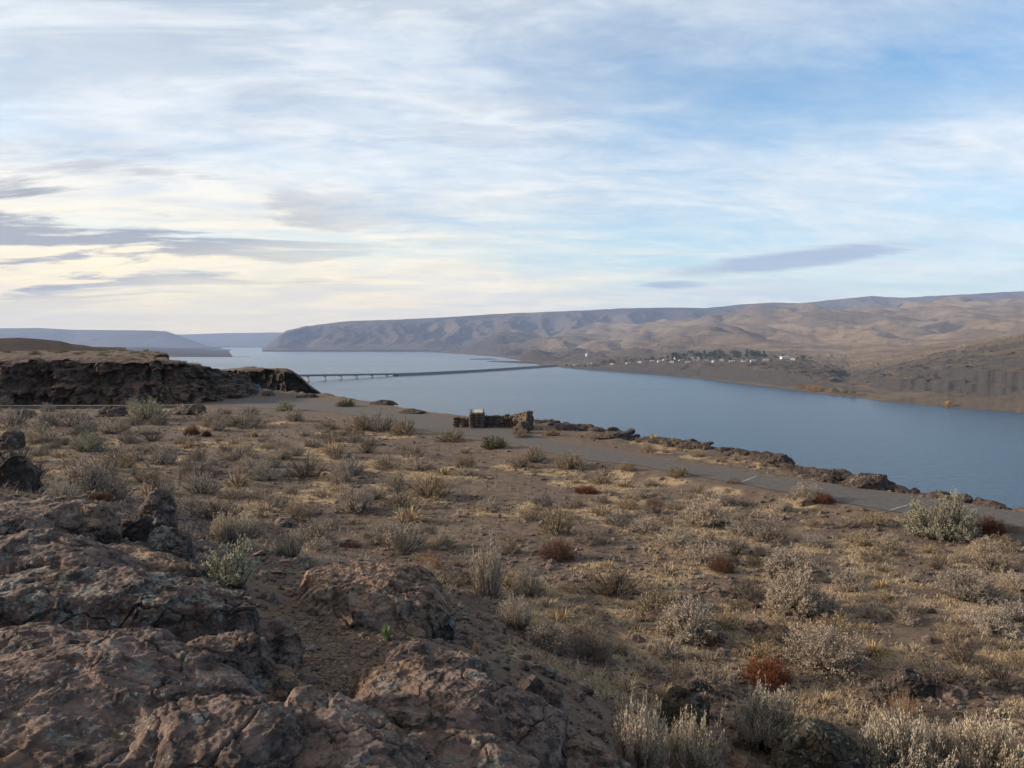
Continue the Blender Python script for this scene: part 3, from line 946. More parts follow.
def bank_at(px, D):
    """height of the far bank at picture column px and depth D"""
    j = int(np.clip(round(px - 430), 0, len(pxs) - 1))
    return float(np.interp(D, DD[:, j], BANK_Z['z'][:, j]))


def bank_hit(px, py):
    j = int(np.clip(round(px - 430), 0, len(pxs) - 1))
    s = EYE + slope_of(py) * DD[:, j]
    below = s <= BANK_Z['z'][:, j]
    below[:4] = False
    i = int(np.argmax(below)) if below.any() else len(qs) // 2
    D = DD[i, j]
    return np.array([azu(px, py) * D, D, BANK_Z['z'][i, j]])


def ridge(name, crest, D0, D1, foot_z, mat, amp, wl, seed, px_step=1.5, back=0.25, steep=1.0, nrow=150):
    cx = np.array([c[0] for c in crest], float); cy = np.array([c[1] for c in crest], float)
    px = np.arange(cx[0], cx[-1] + 0.1, px_step)
    zc = EYE + slope_of(np.interp(px, cx, cy)) * D1
    Ds = np.concatenate([np.linspace(D0, D1, nrow), np.linspace(D1, D1 * (1 + back), 12)[1:]])
    t = ((Ds - D0) / (D1 - D0))[:, None]

    def zf(x, y, U):
        w = fbm(x / (wl * 2.5), y / (wl * 2.5), 0, 3, seed + 5)
        tt = np.clip(t, 0, 1)
        prof = tt ** steep
        rid = fbm((x + wl * 0.5 * w) / wl, (y + wl * .5 * w) / (wl * 2.6), 0, 5, seed, 0.5, ridged=True) - 0.6
        crestn = (zc - foot_z)[None, :]
        z = foot_z + crestn * prof + amp * rid * np.clip(tt * (1.0 - tt) * 4, 0, 1) * np.clip(crestn / 150, 0.1, 1.5)
        z = z + amp * 0.05 * fbm(x / 180, y / 400, 0, 3, seed + 9) * np.clip(crestn / 150, 0.05, 1)
        z = np.where(t > 1, z - (t - 1) * crestn * 1.2, z)
        return np.maximum(z, WATER - 4)
    return patch(name, azu(px), Ds, zf, mat)


ridge('ridge_hills', [(262, 349.5), (266, 346), (274, 340), (281, 334), (287, 330.5), (296, 328.5), (306, 326), (313, 325.5), (330, 323), (350, 321), (385, 320), (420, 318.5), (450, 317),
                (480, 315), (510, 313.2), (540, 312.2), (580, 310.5), (620, 308.5), (650, 307.8), (680, 307.5), (705, 308.2), (740, 304.5), (770, 302.5), (800, 303.2), (835, 299.5),
                (870, 296), (900, 297.8), (930, 296), (960, 294.6), (1000, 292.2), (1024, 291), (1180, 288)], 7400, 9600, -76, MAT['ridge'], 150, 700, 130)
ridge('mesa_hills', [(-200, 325), (-60, 327), (0, 328.3), (40, 328.0), (75, 329.8), (120, 330.2), (150, 330.4), (166, 331.2), (176, 334.5), (186, 338.2), (198, 342.5), (210, 346.5), (222, 348.5)],
      10200, 11400, -70, MAT['mesa'], 60, 900, 150)
ridge('distant_hills', [(120, 334.8), (185, 334.4), (230, 333.0), (275, 332.4), (340, 333), (420, 336)], 14200, 15600, -80, MAT['mesa'], 40, 1500, 160, back=0.1)
ridge('low_shore', [(-220, 346.5), (60, 346.8), (150, 347.2), (200, 349.2), (232, 351.5), (243, 354.0), (250, 356.6)], 4700, 7600, -84.5, MAT['lowland'], 14, 500, 170, steep=0.45)
ridge('far_shore', [(196, 350.8), (230, 350.0), (300, 349.2), (380, 348.2), (440, 347), (500, 345)], 8900, 11000, -85, MAT['lowland'], 6, 500, 175, steep=0.4)
ridge('brown_hill', [(-240, 336), (-40, 337.5), (0, 338.3), (18, 337.6), (40, 339), (60, 341), (72, 344), (84, 345.2), (100, 348), (112, 350.5), (118, 353), (126, 358)], 430, 640, -1, MAT['lowland'], 16.0, 60, 180, steep=0.6, px_step=0.8)
# ------------------------------------------------------------------ basalt cliffs on the bluff
def cliff(name, pts, zbase, depth, mat_face, label, bw, bh, amp, seed, ncol, nface=70, ntop=46, rise=0.5, frontal=False):
    """pts: (px, D of the foot, picture row of the front rim)"""
    pts = np.array(pts, float)
    px = np.linspace(pts[0, 0], pts[-1, 0], ncol)
    D = np.interp(px, pts[:, 0], pts[:, 1])
    rim = np.interp(px, pts[:, 0], pts[:, 2])
    bx = azu(px) * D; by = D
    H = EYE + slope_of(rim) * (D + 1.2)
    tx, ty = np.gradient(bx), np.gradient(by)
    L = np.hypot(tx, ty); nx, ny = ty / L, -tx / L       # towards the camera
    ker = np.ones(25) / 25
    pad = lambda a: np.convolve(np.pad(a, 12, mode='edge'), ker, 'valid')
    nx, ny = pad(nx), pad(ny)
    if frontal:
        nx, ny = -bx / np.hypot(bx, by), -by / np.hypot(bx, by)
    s = np.concatenate([[0], np.cumsum(np.hypot(np.diff(bx), np.diff(by)))])
    Hs = H.copy()
    c1, c2, ck = cells(s / 1.1, s * 0, 0, seed + 20)
    H = H + 0.35 * gnoise(s / 2.3, s * 0, 0, seed) + 0.35 * (ck - .6) + 0.25 * fbm(s / 0.6, s * 0, 0, 3, seed + 1)
    rows = []
    for t in np.linspace(0, 1, nface):
        z = zbase + (H - zbase) * t
        wx = s + 0.22 * fbm(s / 0.8, z / 0.8, 0, 3, seed + 2)
        wz = z + 0.5 * gnoise(s / 2.6, z / 1.3, 5, seed + 3)
        f1, f2, ci = cells(wx / bw, wz / (bh * 2.2), 0 * s, seed + 4)
        g1, g2, cj = cells(wx / (bw * .36), wz / (bh * .42), 0 * s + 3.3, seed + 5)
        off = amp * 1.5 * (ci - 0.5) + amp * 1.0 * (cj - .5)
        off -= amp * 0.55 * (1 - sstep(f2 - f1, 0.0, 0.07)) * (ci > 0.4)
        off += amp * 1.5 * gnoise(s / (bw * 2.5), z / (bh * 6), 0, seed + 6) + amp * 0.55 * (fbm(s / .8, z / .55, 0, 5, seed + 7, 0.62, ridged=True) - .5)
        col1, col2, cc_ = cells(s / 0.55 + 0.3 * gnoise(s / 2, z / 2, 0, seed + 30), z * 0 + 0.2 * z, 0 * s, seed + 31)
        off += 0.30 * (cc_ - .5) + 0.30 * facets(wx / 0.7, wz / 0.6, 0 * s, seed + 32)
        lv = 0.5 + 0.22 * gnoise(s / 4, s * 0, 0, seed + 33)
        off -= 0.55 * sstep(t, lv - .03, lv + .03) - 0.3
        off -= (t ** 1.5) * 0.8 - 0.7 * (1 - t) ** 2.5
        off *= 1.0 if frontal else np.clip((pts[-1, 0] - px) / 40, 0.15, 1)
        rows.append(np.stack([bx + nx * off, by + ny * off, z], -1))
    for t in np.linspace(0, 1, ntop)[1:]:
        b = depth * t ** 1.6 * np.clip((pts[-1, 0] - px) / 240, 0.05, 1)
        z = Hs + (H - Hs) * (1 - sstep(t, 0, 0.22)) + rise * sstep(t, 0, 0.7) * np.clip((pts[-1, 0] - px) / 150, 0, 1) - (H + 3) * sstep(t, .9, 1.0)
        x_ = bx - nx * (1.0 + b); y_ = by - ny * (1.0 + b)
        z = z + (0.22 * fbm(x_ / 1.0, y_ / 1.0, 0, 5, seed + 8, .6) + .25 * gnoise(x_ / 4, y_ / 4, 0, seed + 9)) * min(1, t * 6)
        rows.append(np.stack([x_, y_, z], -1))
    V = np.array(rows)
    nr = len(rows)
    fa = grid_faces(nr, ncol)
    mi = (np.arange(len(fa)) // (ncol - 1) >= nface + 13).astype(int)
    st = np.zeros((nr, ncol))
    st[nface:] = 0.02 + 0.40 * fbm(V[nface:, :, 0] / 1.7, V[nface:, :, 1] / 1.7, 0, 4, seed + 11)
    me = mesh_np(name, V.reshape(-1, 3), fa, [mat_face, MAT['ground']], mi, True, {'straw': st.ravel(), 'sand': st.ravel() * 0})
    o = link(name, me, None, label, 'cliff')
    return V, nface


CL, NF = cliff('basalt_cliff', [(-330, 45, 362), (-140, 47.5, 361), (0, 49.0, 362), (50, 49.6, 361), (110, 50, 361), (150, 50.4, 362), (185, 51.5, 362.5), (210, 53.5, 366), (232, 56.5, 369.5), (248, 60, 374), (258, 63, 381), (263, 65, 388), (267, 67, 396)],
               -0.3, 14, MAT['cliff'], 'long dark blocky basalt cliff at the left, topped with dry grass', 1.5, 1.15, 0.62, 200, 620)
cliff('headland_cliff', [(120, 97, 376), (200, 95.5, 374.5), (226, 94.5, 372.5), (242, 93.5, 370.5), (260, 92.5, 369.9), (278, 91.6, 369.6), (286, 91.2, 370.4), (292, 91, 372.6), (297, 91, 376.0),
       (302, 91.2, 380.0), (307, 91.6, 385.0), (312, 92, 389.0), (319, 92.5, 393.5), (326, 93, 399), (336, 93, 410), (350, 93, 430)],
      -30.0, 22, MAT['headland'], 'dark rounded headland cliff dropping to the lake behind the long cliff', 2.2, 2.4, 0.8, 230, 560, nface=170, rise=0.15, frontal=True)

# pale kerb along the foot of the cliff
def box_bm(bm, cx, cy, cz, sx_, sy_, sz_, rz=0.0, rx=0.0, bev=0.0):
    r_ = bmesh.ops.create_cube(bm, size=1.0)
    vs = r_['verts']
    M = Matrix.Translation((cx, cy, cz)) @ Matrix.Rotation(rz, 4, 'Z') @ Matrix.Rotation(rx, 4, 'X') @ Matrix.Diagonal((sx_, sy_, sz_, 1))
    bmesh.ops.transform(bm, matrix=M, verts=vs)
    return vs


def bm_obj(name, bm, mats, parent=None, smooth=False, **kw):
    me = bpy.data.meshes.new(name)
    bm.to_mesh(me); bm.free()
    for m in (mats if isinstance(mats, (list, tuple)) else [mats]):
        me.materials.append(m)
    me.polygons.foreach_set('use_smooth', [smooth] * len(me.polygons))
    return link(name, me, parent, **kw)


bm = bmesh.new()
for i in range(14):
    x0, x1 = -33.5 + i * 1.02, -33.5 + (i + 1) * 1.02 - 0.02
    y = 47.0 + 0.02 * i
    zg = float(ground_z(np.array([x0]), np.array([y]))[0])
    box_bm(bm, (x0 + x1) / 2, y, max(zg, 0.0) + 0.07, x1 - x0, 0.5, 0.2)
bm_obj('kerb', bm, mat_plain('pale_kerb', (0.085, 0.072, 0.062), (0.13, 0.112, 0.096), 2.0), kind='structure')

# ------------------------------------------------------------------ footpath and its worn stripes
def ribbon(name, a, b, nacross, lift, mat, kind=None, **kw):
    n = len(a)
    t = np.linspace(0, 1, nacross)[None, :, None]
    xy = a[:, None, :] * (1 - t) + b[:, None, :] * t
    z = ground_z(xy[..., 0], xy[..., 1]) + lift
    V = np.concatenate([xy, z[..., None]], -1).reshape(-1, 3)
    return link(name, mesh_np(name, V, grid_faces(n, nacross), [mat]), kind=kind, **kw)


edge_n = 0.10 * gnoise(np.arange(240) / 3.0, np.zeros(240), 0, 301)[:, None] + 0.08 * gnoise(np.arange(240) / 1.1, np.zeros(240), 0, 302)[:, None]
dirv = (PU - PL) / (np.hypot(*(PU - PL).T)[:, None] + 1e-6)
ribbon('footpath', resample(PU + dirv * edge_n, 700), resample(PL - dirv * edge_n[::-1], 700), 14, 0.012, MAT['asphalt'], kind='structure')
for (x0, y0), (x1, y1) in [((741, 483), (757, 476.5)), ((890, 511), (912, 504.5))]:
    a = np.array([at(x0, y0)[:2], at(x1, y1)[:2]]); a = resample(a, 24)
    d = a[-1] - a[0]; nrm = np.array([-d[1], d[0]]) / np.hypot(*d)
    wv = (0.034 + 0.03 * gnoise(np.arange(24) / 2.0, np.zeros(24), 0, int(x0)))[:, None]
    ribbon('road_marking', a + nrm * wv, a - nrm * wv, 3, 0.02, MAT['paint'], kind='structure')

# ------------------------------------------------------------------ rocks
ICO = {}


def ico(sub):
    if sub not in ICO:
        bm = bmesh.new()
        bmesh.ops.create_icosphere(bm, subdivisions=sub, radius=1.0)
        bm.verts.ensure_lookup_table()
        ICO[sub] = (np.array([v.co[:] for v in bm.verts]), np.array([[v.index for v in f.verts] for f in bm.faces]))
        bm.free()
    return ICO[sub]


def rock_mesh(name, dims, seed, sub, mat, n=3.2, chops=7, crack=0.5, strata=0.4, rough=1.0):
    v, f = ico(sub)
    rg = np.random.default_rng(seed)
    p = v / (np.abs(v) ** n).sum(1, keepdims=True) ** (1 / n)
    for _ in range(chops + 6):
        nn = rg.normal(size=3); nn[2] = abs(nn[2]) * 0.8 + 0.05; nn /= np.linalg.norm(nn)
        d = rg.uniform(0.70, 1.0)
        ex = np.maximum(p @ nn - d, 0)
        p = p - nn[None, :] * ex[:, None] * 0.92
    dims = np.array(dims) / 2.0
    q_ = p * dims
    nrm = v / dims; nrm = nrm / np.linalg.norm(nrm, axis=1, keepdims=True)
    k = seed * 3.17
    sc = float(min(np.mean(dims), dims[2] * 2.2))
    x, y, z = (q_ / sc).T
    dsp = 0.08 * fbm(x * 1.1 + k, y * 1.1, z * 1.1, 3, seed)
    dsp += 0.075 * (fbm(x * 3.1 + k, y * 2.6, z * 2.6, 5, seed + 3, 0.55, ridged=True) - 0.55)
    if strata:
        zz = z * 3.6 + 0.9 * x * rg.uniform(-1, 1) + 0.5 * fbm(x + k, y, z, 3, seed + 5)
        dsp += strata * 0.11 * fbm(zz * 1.4, x * 0.35, y * 0.35 + k, 4, seed + 6)
    if crack:
        w = 0.25 * fbm(x * 2 + k, y * 2, z * 2, 3, seed + 7)
        f1, f2, ci = cells((x + w) * 0.95 + k, (y + w) * 0.95, (z + w) * 1.4, seed + 8)
        dsp -= crack * 0.20 * (1 - sstep(f2 - f1, 0.0, 0.045)) * (ci > .45)
        dsp += crack * 0.12 * (ci - 0.5) * sstep(f2 - f1, 0, 0.1)
    wq = 0.12 * fbm(x * 2.5 + k, y * 2.5, z * 2.5, 3, seed + 21)
    dsp += 0.13 * facets((x + wq) * 1.25 + k, (y + wq) * 1.25, (z + wq) * 2.0, seed + 22)
    if sub >= 5:
        dsp += 0.060 * facets((x + wq) * 3.6 + k, (y + wq) * 3.6, (z + wq) * 5.2, seed + 23)
    if sub >= 7:
        dsp += 0.022 * facets((x + wq) * 9.5 + k, (y + wq) * 9.5, (z + wq) * 13, seed + 24)
    if sub >= 6:
        dsp += 0.022 * fbm(x * 8 + k, y * 8, z * 11, 5, seed + 9, 0.65) + 0.025 * np.minimum(gnoise(x * 16, y * 16, z * 16 + k, seed + 10), 0.05)
    q_ = q_ + nrm * (dsp * sc * rough)[:, None]
    return mesh_np(name, q_, f, [mat])


def place_rock(name, px, pyb, w, h, dr, rz, mat, label, seed, sub=6, sink=0.25, tilt=(0, 0), n=3.2, chops=7, crack=0.5, strata=0.4, group=None, cat='rock', rough=1.0):
    p = hit(px, pyb)
    D = p[1]
    ww, hh = w * D / F, h * D / F
    dd = ww * dr
    k = 1 + 0.40 * dd / max(D, 0.1)
    cx, cy = p[0] * k, p[1] * k
    zg = p[2]
    me = rock_mesh(name, (ww, dd, hh * (1 + sink)), seed, sub, MAT[mat], n, chops, crack, strata, rough)
    o = link(name, me, None, label, cat, group)
    o.location = (cx, cy, zg + hh * (1 + sink) / 2 - hh * sink)
    o.rotation_euler = (R(tilt[0]), R(tilt[1]), R(rz))
    return o


# (name, px, base py, width px, height px, depth ratio, turn, material, label, seed, subdivisions, sink, tilt)
ROCKS = [
    ('ledge_rock', 95, 800, 410, 62, 1.12, 12, 'rock', 'broad purple brown rock slab filling the bottom left corner', 1, 8, .6, (4, 7)),
    ('boulder', 232, 804, 200, 66, .9, -20, 'rock', 'purple boulder with dark lichen side at the bottom edge, right of the corner slab', 2, 7, .4, (0, 6)),
    ('ledge_rock', 105, 632, 330, 44, .42, 6, 'rock_lichen', 'long rock band with a grey lichen patch, above the corner slab', 3, 8, .4, (2, 4)),
    ('boulder', 222, 696, 108, 56, .8, 25, 'rock_lichen', 'rounded boulder crusted with pale lichen, beside the dirt hollow', 4, 7, .4, (0, 8)),
    ('ledge_rock', 35, 585, 230, 34, .6, 4, 'rock', 'folded brown rock ledge behind the long lichen band', 5, 7, .5, (3, 4)),
    ('ledge_rock', 158, 588, 118, 26, .6, -14, 'rock_sandy', 'low tan ribbed ledge right of the folded ledge', 6, 7, .4, (0, 8)),
    ('ledge_rock', 28, 540, 150, 30, .8, 10, 'rock', 'upper left rock ledge with pitted top under the dark square block', 7, 7, .5, (2, 3)),
    ('ledge_rock', 30, 674, 210, 30, .5, 3, 'rock', 'low pitted rock filling the gap between the corner slab and the lichen band', 57, 7, .5, (0, 4)),
    ('boulder', 96, 546, 48, 44, .8, 20, 'rock_sandy', 'squarish boulder with a yellowish face in the left rock row', 8, 6, .3, (0, 0)),
    ('boulder', 128, 541, 46, 22, .7, -5, 'rock_dark', 'low dark block between the yellowish boulder and the pointed rock', 9, 6, .3, (0, 0)),
    ('boulder', 158, 536, 50, 44, .7, -25, 'rock_lichen', 'pointed grey rock at the end of the left rock row', 10, 6, .3, (0, 10)),
    ('boulder', 168, 566, 50, 40, .8, 15, 'rock_lichen', 'orange and grey lichen boulder just below the pointed grey rock', 11, 7, .3, (0, 0)),
    ('flat_rock', 120, 566, 66, 10, 1.2, 0, 'rock_sandy', 'flat pinkish slab lying in front of the left rock row', 12, 6, .4, (0, 4)),
    ('boulder', 12, 490, 48, 38, .9, 8, 'rock_dark', 'dark square block at the left picture edge, topmost of the left rocks', 13, 6, .3, (0, 0)),
    ('boulder', 62, 520, 60, 22, .8, 30, 'rock_lichen', 'rounded lichen rock below and right of the dark square block', 14, 6, .3, (0, 6)),
    ('boulder', 370, 634, 190, 30, 1.25, -8, 'rock_sandy', 'big low sandy boulder in the middle, behind the dirt hollow', 15, 8, .35, (0, 4)),
    ('boulder', 428, 632, 60, 30, .9, 20, 'rock_lichen', 'dark lichen boulder at the right end of the big sandy boulder', 16, 7, .3, (0, 12)),
    ('boulder', 262, 662, 80, 36, .8, -30, 'rock_sandy', 'brown sloping rock at the left edge of the dirt hollow', 17, 7, .35, (0, 14)),
    ('flat_rock', 270, 700, 56, 20, 1.3, 20, 'rock_sandy', 'smooth tan slab under the lichen boulder in the dirt hollow', 18, 6, .4, (0, 12)),
    ('ledge_rock', 398, 708, 110, 26, .9, 16, 'rock_sandy', 'sandy brown ledge at the right edge of the dirt hollow', 19, 7, .4, (0, -6)),
    ('ledge_rock', 455, 756, 250, 40, .75, -10, 'rock', 'long purple brown rock mass in the bottom centre', 20, 8, .45, (0, 6)),
    ('boulder', 532, 744, 76, 60, .8, 12, 'rock_lichen', 'lichen crusted boulder at the right tip of the outcrop', 21, 7, .35, (0, 8)),
    ('ledge_rock', 340, 812, 210, 44, .9, -14, 'rock', 'smooth purple slab at the bottom edge below the dirt hollow', 22, 7, .5, (0, 8)),
    ('ledge_rock', 480, 816, 190, 42, .75, -10, 'rock', 'mauve rock at the bottom edge in front of the long rock mass', 23, 7, .5, (0, 8)),
    ('flat_rock', 590, 790, 90, 24, .9, -20, 'rock_sandy', 'tan brown slab at the bottom edge under the outcrop tip', 24, 6, .5, (0, 14)),
    ('boulder', 436, 690, 100, 26, 1.0, 0, 'rock', 'brown lumpy rock between the dark lichen boulder and the long rock mass', 25, 7, .4, (0, 8)),
    ('boulder', 478, 688, 36, 26, .8, 0, 'rock_lichen', 'small bluish lichen rock beside the upright straw tuft', 26, 6, .3, (0, 0)),
    ('boulder', 684, 748, 66, 50, .9, -30, 'rock_moss', 'dark greenish lichen boulder among the spiky sagebrushes at the bottom', 27, 7, .3, (0, 14)),
    ('boulder', 693, 697, 28, 16, .8, 10, 'rock_dark', 'small dark grey rock just above the dark greenish boulder', 28, 5, .3, (0, 0)),
    ('boulder', 820, 790, 90, 62, .8, 6, 'rock_moss', 'dark mossy boulder at the bottom edge between pale sagebrushes', 29, 7, .3, (0, 4)),
    ('boulder', 906, 698, 50, 22, .7, -8, 'rock_dark', 'small dark angular boulder on the lower right slope', 30, 6, .25, (0, -10)),
    ('flat_rock', 880, 700, 44, 10, .7, 12, 'rock_dark', 'low dark flat stone touching the left of the small angular boulder', 31, 5, .3, (0, 0)),
    ('flat_rock', 952, 700, 36, 9, .8, -12, 'rock', 'flat reddish stone right of the small angular boulder', 32, 5, .3, (0, 0)),
    ('flat_rock', 922, 750, 42, 16, .8, 14, 'rock_moss', 'flat mossy rock among the tall sagebrushes in the bottom right', 33, 6, .3, (0, 10)),
    ('boulder', 806, 506, 18, 8, .8, 0, 'rock_sandy', 'rounded stone at the foot of the sagebrush touching the footpath', 34, 5, .2, (0, 0)),
    ('boulder', 522, 434, 17, 12, .9, 10, 'rock_dark', 'dark boulder at the right end of the stone wall', 35, 5, .2, (0, 0)),
    ('rim_rock', 690, 449, 34, 6, .8, 5, 'rock_dark', 'dark mound of rock on the rim beyond the footpath, halfway to the right', 36, 6, .3, (0, 0)),
    ('rim_rock', 655, 444, 40, 5, .8, -8, 'rock_dark', 'low rim rock left of the dark mound beyond the footpath', 37, 5, .3, (0, 0)),
    ('rim_rock', 612, 438, 44, 5, .8, -10, 'rock_dark', 'low rim rock between the stone wall and the dark mound', 38, 5, .3, (0, 0)),
    ('rim_rock', 770, 463, 48, 7, .7, -12, 'rock_dark', 'flat topped rim rock behind the white stripe', 39, 6, .3, (0, 0)),
    ('rim_rock', 738, 456, 30, 5, .7, -5, 'rock_dark', 'low rim rock left of the flat topped one', 40, 5, .3, (0, 0)),
    ('rim_rock', 868, 489, 50, 12, .7, -8, 'rock_dark', 'largest layered rim rock, overhanging the lake at the right', 41, 7, .3, (0, -4)),
    ('rim_rock', 825, 481, 60, 9, .6, -14, 'rock_dark', 'long layered rim rock left of the largest one', 42, 6, .3, (0, 0)),
    ('rim_rock', 938, 499, 26, 6, .7, -6, 'rock_dark', 'small rim rock right of the largest layered one', 43, 5, .3, (0, 0)),
    ('rim_rock', 385, 405, 28, 4, .8, -6, 'rock_dark', 'dark rim rock above the footpath near the bridge end', 44, 5, .3, (0, 0)),
    ('rim_rock', 412, 414, 26, 4, .8, -6, 'rock_dark', 'low rim rock left of the stone wall', 45, 5, .3, (0, 0)),
    ('rim_rock', 570, 431, 40, 5, .8, -6, 'rock_dark', 'broken rim rock just right of the stone wall', 46, 5, .3, (0, 0)),
    ('rim_rock', 269, 396, 13, 6, .9, 0, 'rock', 'reddish boulder at the end of the long cliff', 47, 5, .2, (0, 0)),
    ('rim_rock', 308, 398, 22, 4, .8, -6, 'rock_dark', 'low dark rim rock at the foot of the headland cliff', 49, 5, .2, (0, 0)),
    ('painted_rock', 258, 393, 5, 9, .8, 0, 'graffiti', 'upright rock with pale blue paint at the end of the long cliff', 50, 5, .2, (0, 0)),
    ('boulder', 20, 418, 30, 9, .8, 0, 'rock_dark', 'dark fallen block below the kerb at the far left', 51, 5, .2, (0, 0)),
    ('boulder', 112, 417, 34, 9, .8, 10, 'rock_dark', 'dark fallen block below the kerb, left of the large rounded sagebrush', 52, 5, .2, (0, 0)),
    ('boulder', 190, 415, 34, 8, .8, -10, 'rock_dark', 'dark fallen block below the kerb, right of the large rounded sagebrush', 53, 5, .2, (0, 0)),
    ('boulder', 10, 450, 26, 18, .8, 0, 'rock_dark', 'dark round rock at the left edge above the square block', 54, 5, .2, (0, 0)),
    ('boulder', 286, 527, 22, 9, .8, 0, 'rock', 'reddish stone left of the big low boulder on the slope', 55, 5, .2, (0, 0)),
    ('flat_rock', 756, 632, 26, 10, .8, -30, 'rock_sandy', 'tan wedge shaped stone below the densest sagebrush', 56, 5, .2, (0, 12)),
]
for nm, px, py, w, h, dr, rz, mt, lab, sd_, sub, sink, tl in ROCKS:
    big = sub >= 7
    place_rock(nm, px, py, w, h, dr, rz, mt, lab, sd_, sub, sink, tl, rough=0.58 if nm == 'ledge_rock' else 0.75 if big else 1.0, n=7 if big else 4, chops=12 if big else 9, crack=0.75 if big else 0.5,
               strata=0.8 if nm in ('ledge_rock', 'rim_rock') else 0.35)

# broken blocks along the rim of the bluff
BLK = [rock_mesh('rim_block', (1, .75, .42), 900 + i, 5, MAT['rock_dark'], 4.5, 10, .7, .9, 1.3) for i in range(7)]
fb = {}
rb = np.random.default_rng(77)
for i in range(230):
    px = rb.uniform(335, 1015)
    if 448 < px < 535:
        continue
    j = np.interp(px, [e[0] for e in EDGE_PX], [e[1] for e in EDGE_PX])
    p = at(px, j, 0.0)
    off = rb.uniform(-1.5, 0.15)
    x_, y_ = p[0] * (1 + off / p[1]), p[1] + off
    if path_dist(np.array([x_]), np.array([y_]))[0] < 0.35:
        continue
    k = i % 7
    if k in fb:
        o = fb[k].copy(); C.objects.link(o)
    else:
        o = bpy.data.objects.new('rim_block', BLK[k]); C.objects.link(o); fb[k] = o
    part = 'left of the stone wall' if px < 460 else 'between the stone wall and the white stripe' if px < 745 else 'right of the white stripe'
    tag(o, f'broken dark rock block on the bluff rim {part}', 'rock', f'broken blocks on the rim {part}')
    sc_ = rb.uniform(.15, .62)
    o.location = (x_, y_, float(ground_z(np.array([x_]), np.array([y_]))[0]) + sc_ * .08)
    o.rotation_euler = (rb.uniform(-.2, .2), rb.uniform(-.2, .2), rb.uniform(0, 6.28))
    o.scale = (sc_ * rb.uniform(.9, 1.6), sc_, sc_ * rb.uniform(.7, 1.2))

# ------------------------------------------------------------------ stone wall with its plaque pillar
wp = [at(453, 427.2), at(470, 427.2), at(486, 427.0), at(500, 426.4), at(514, 426.6), at(524, 428.0), at(530, 430.5)]
wp = np.array(wp)[:, :2]
top = [0.44, 0.50, 0.52, 0.52, 0.56, 0.72, 0.86]
wallo = thing('stone_wall', 'low curved fieldstone wall on the bluff rim with a pillar and pale plaque', 'wall', (wp[3][0], wp[3][1], 0))
rg = np.random.default_rng(5)
wl = resample(wp, 200)
ln = np.concatenate([[0], np.cumsum(np.hypot(*np.diff(wl, axis=0).T))])
tops = np.interp(ln, np.interp(np.linspace(0, 1, 7), np.linspace(0, 1, 7), np.linspace(0, ln[-1], 7)), top)
V = []; Fc = []; nv = 0
iv, if_ = ico(3)


def stone(cx, cy, cz, a, b, c, rz, seed):
    global nv
    p = iv / (np.abs(iv) ** 5).sum(1, keepdims=True) ** 0.2
    p = p * (1 + 0.10 * fbm(iv[:, 0] * 1.6 + seed, iv[:, 1] * 1.6, iv[:, 2] * 1.6, 3, 400))[:, None] * np.array([a, b, c]) / 2
    cr, sr = math.cos(rz), math.sin(rz)
    p = np.stack([p[:, 0] * cr - p[:, 1] * sr, p[:, 0] * sr + p[:, 1] * cr, p[:, 2]], 1) + [cx, cy, cz]
    V.append(p); Fc.append(if_ + nv); nv += len(p)


sdd = 0
s = 0.0
while s < ln[-1]:
    w = rg.uniform(0.16, 0.34)
    j = int(np.interp(s + w / 2, ln, np.arange(200)))
    rz = math.atan2(wl[min(j + 1, 199)][1] - wl[max(j - 1, 0)][1], wl[min(j + 1, 199)][0] - wl[max(j - 1, 0)][0])
    z = -0.06; H = tops[j] + rg.uniform(-0.04, 0.04)
    while z < H - 0.03:
        hgt = min(rg.uniform(0.10, 0.22), H - z + 0.02)
        sdd += 1
        stone(wl[j][0] + rg.uniform(-.02, .02) - wp[3][0], wl[j][1] + rg.uniform(-.03, .03) - wp[3][1], z + hgt / 2, w * 1.06, 0.36 + rg.uniform(-.05, .05), hgt * 1.06, rz + rg.uniform(-.08, .08), sdd * 7.7)
        z += hgt
    s += w * 0.97
link('wall', mesh_np('wall', np.concatenate(V), np.concatenate(Fc), [MAT['wallstone']]), wallo)
V = []; Fc = []; nv = 0
pc = at(477, 427.5)[:2] - wp[3]
for lev in range(6):
    for ix in range(3):
        for iy in (0, 1):
            sdd += 1
            stone(pc[0] + (ix - 1) * 0.235 + rg.uniform(-.02, .02), pc[1] + (iy - .5) * 0.32 - 0.08, 0.05 + lev * 0.118, 0.25, 0.34, 0.125, rg.uniform(-.06, .06), sdd * 3.3)
pil = link('pillar', mesh_np('pillar', np.concatenate(V), np.concatenate(Fc), [MAT['wallstone']]), wallo)
bm = bmesh.new()
box_bm(bm, pc[0] + 0.02, pc[1] - 0.08, 0.77, 0.52, 0.46, 0.035, 0, R(13))
bm_obj('plaque', bm, MAT['plaque'], wallo)
bm = bmesh.new()
for sgn in (-1, 1):
    box_bm(bm, pc[0] + 0.02 + sgn * 0.285, pc[1] - 0.08, 0.77, 0.045, 0.48, 0.09, 0, R(13))
bm_obj('plaque_frame', bm, MAT['twig'], wallo)

# ------------------------------------------------------------------ bridge, causeway
A = at(400, 375.7, WATER); B = at(322, 380.3, WATER)
dv = (B - A) / np.linalg.norm(B - A); LB = np.linalg.norm(B - A)
perp = np.array([-dv[1], dv[0], 0])
br = thing('road_bridge', 'long low road bridge on thin piers across the lake', 'bridge', tuple(A))
brz = math.atan2(dv[1], dv[0])


def zdeck(t):
    return 5.8 + (13.2 - 5.8) * np.clip(t / LB, 0, 1.6)


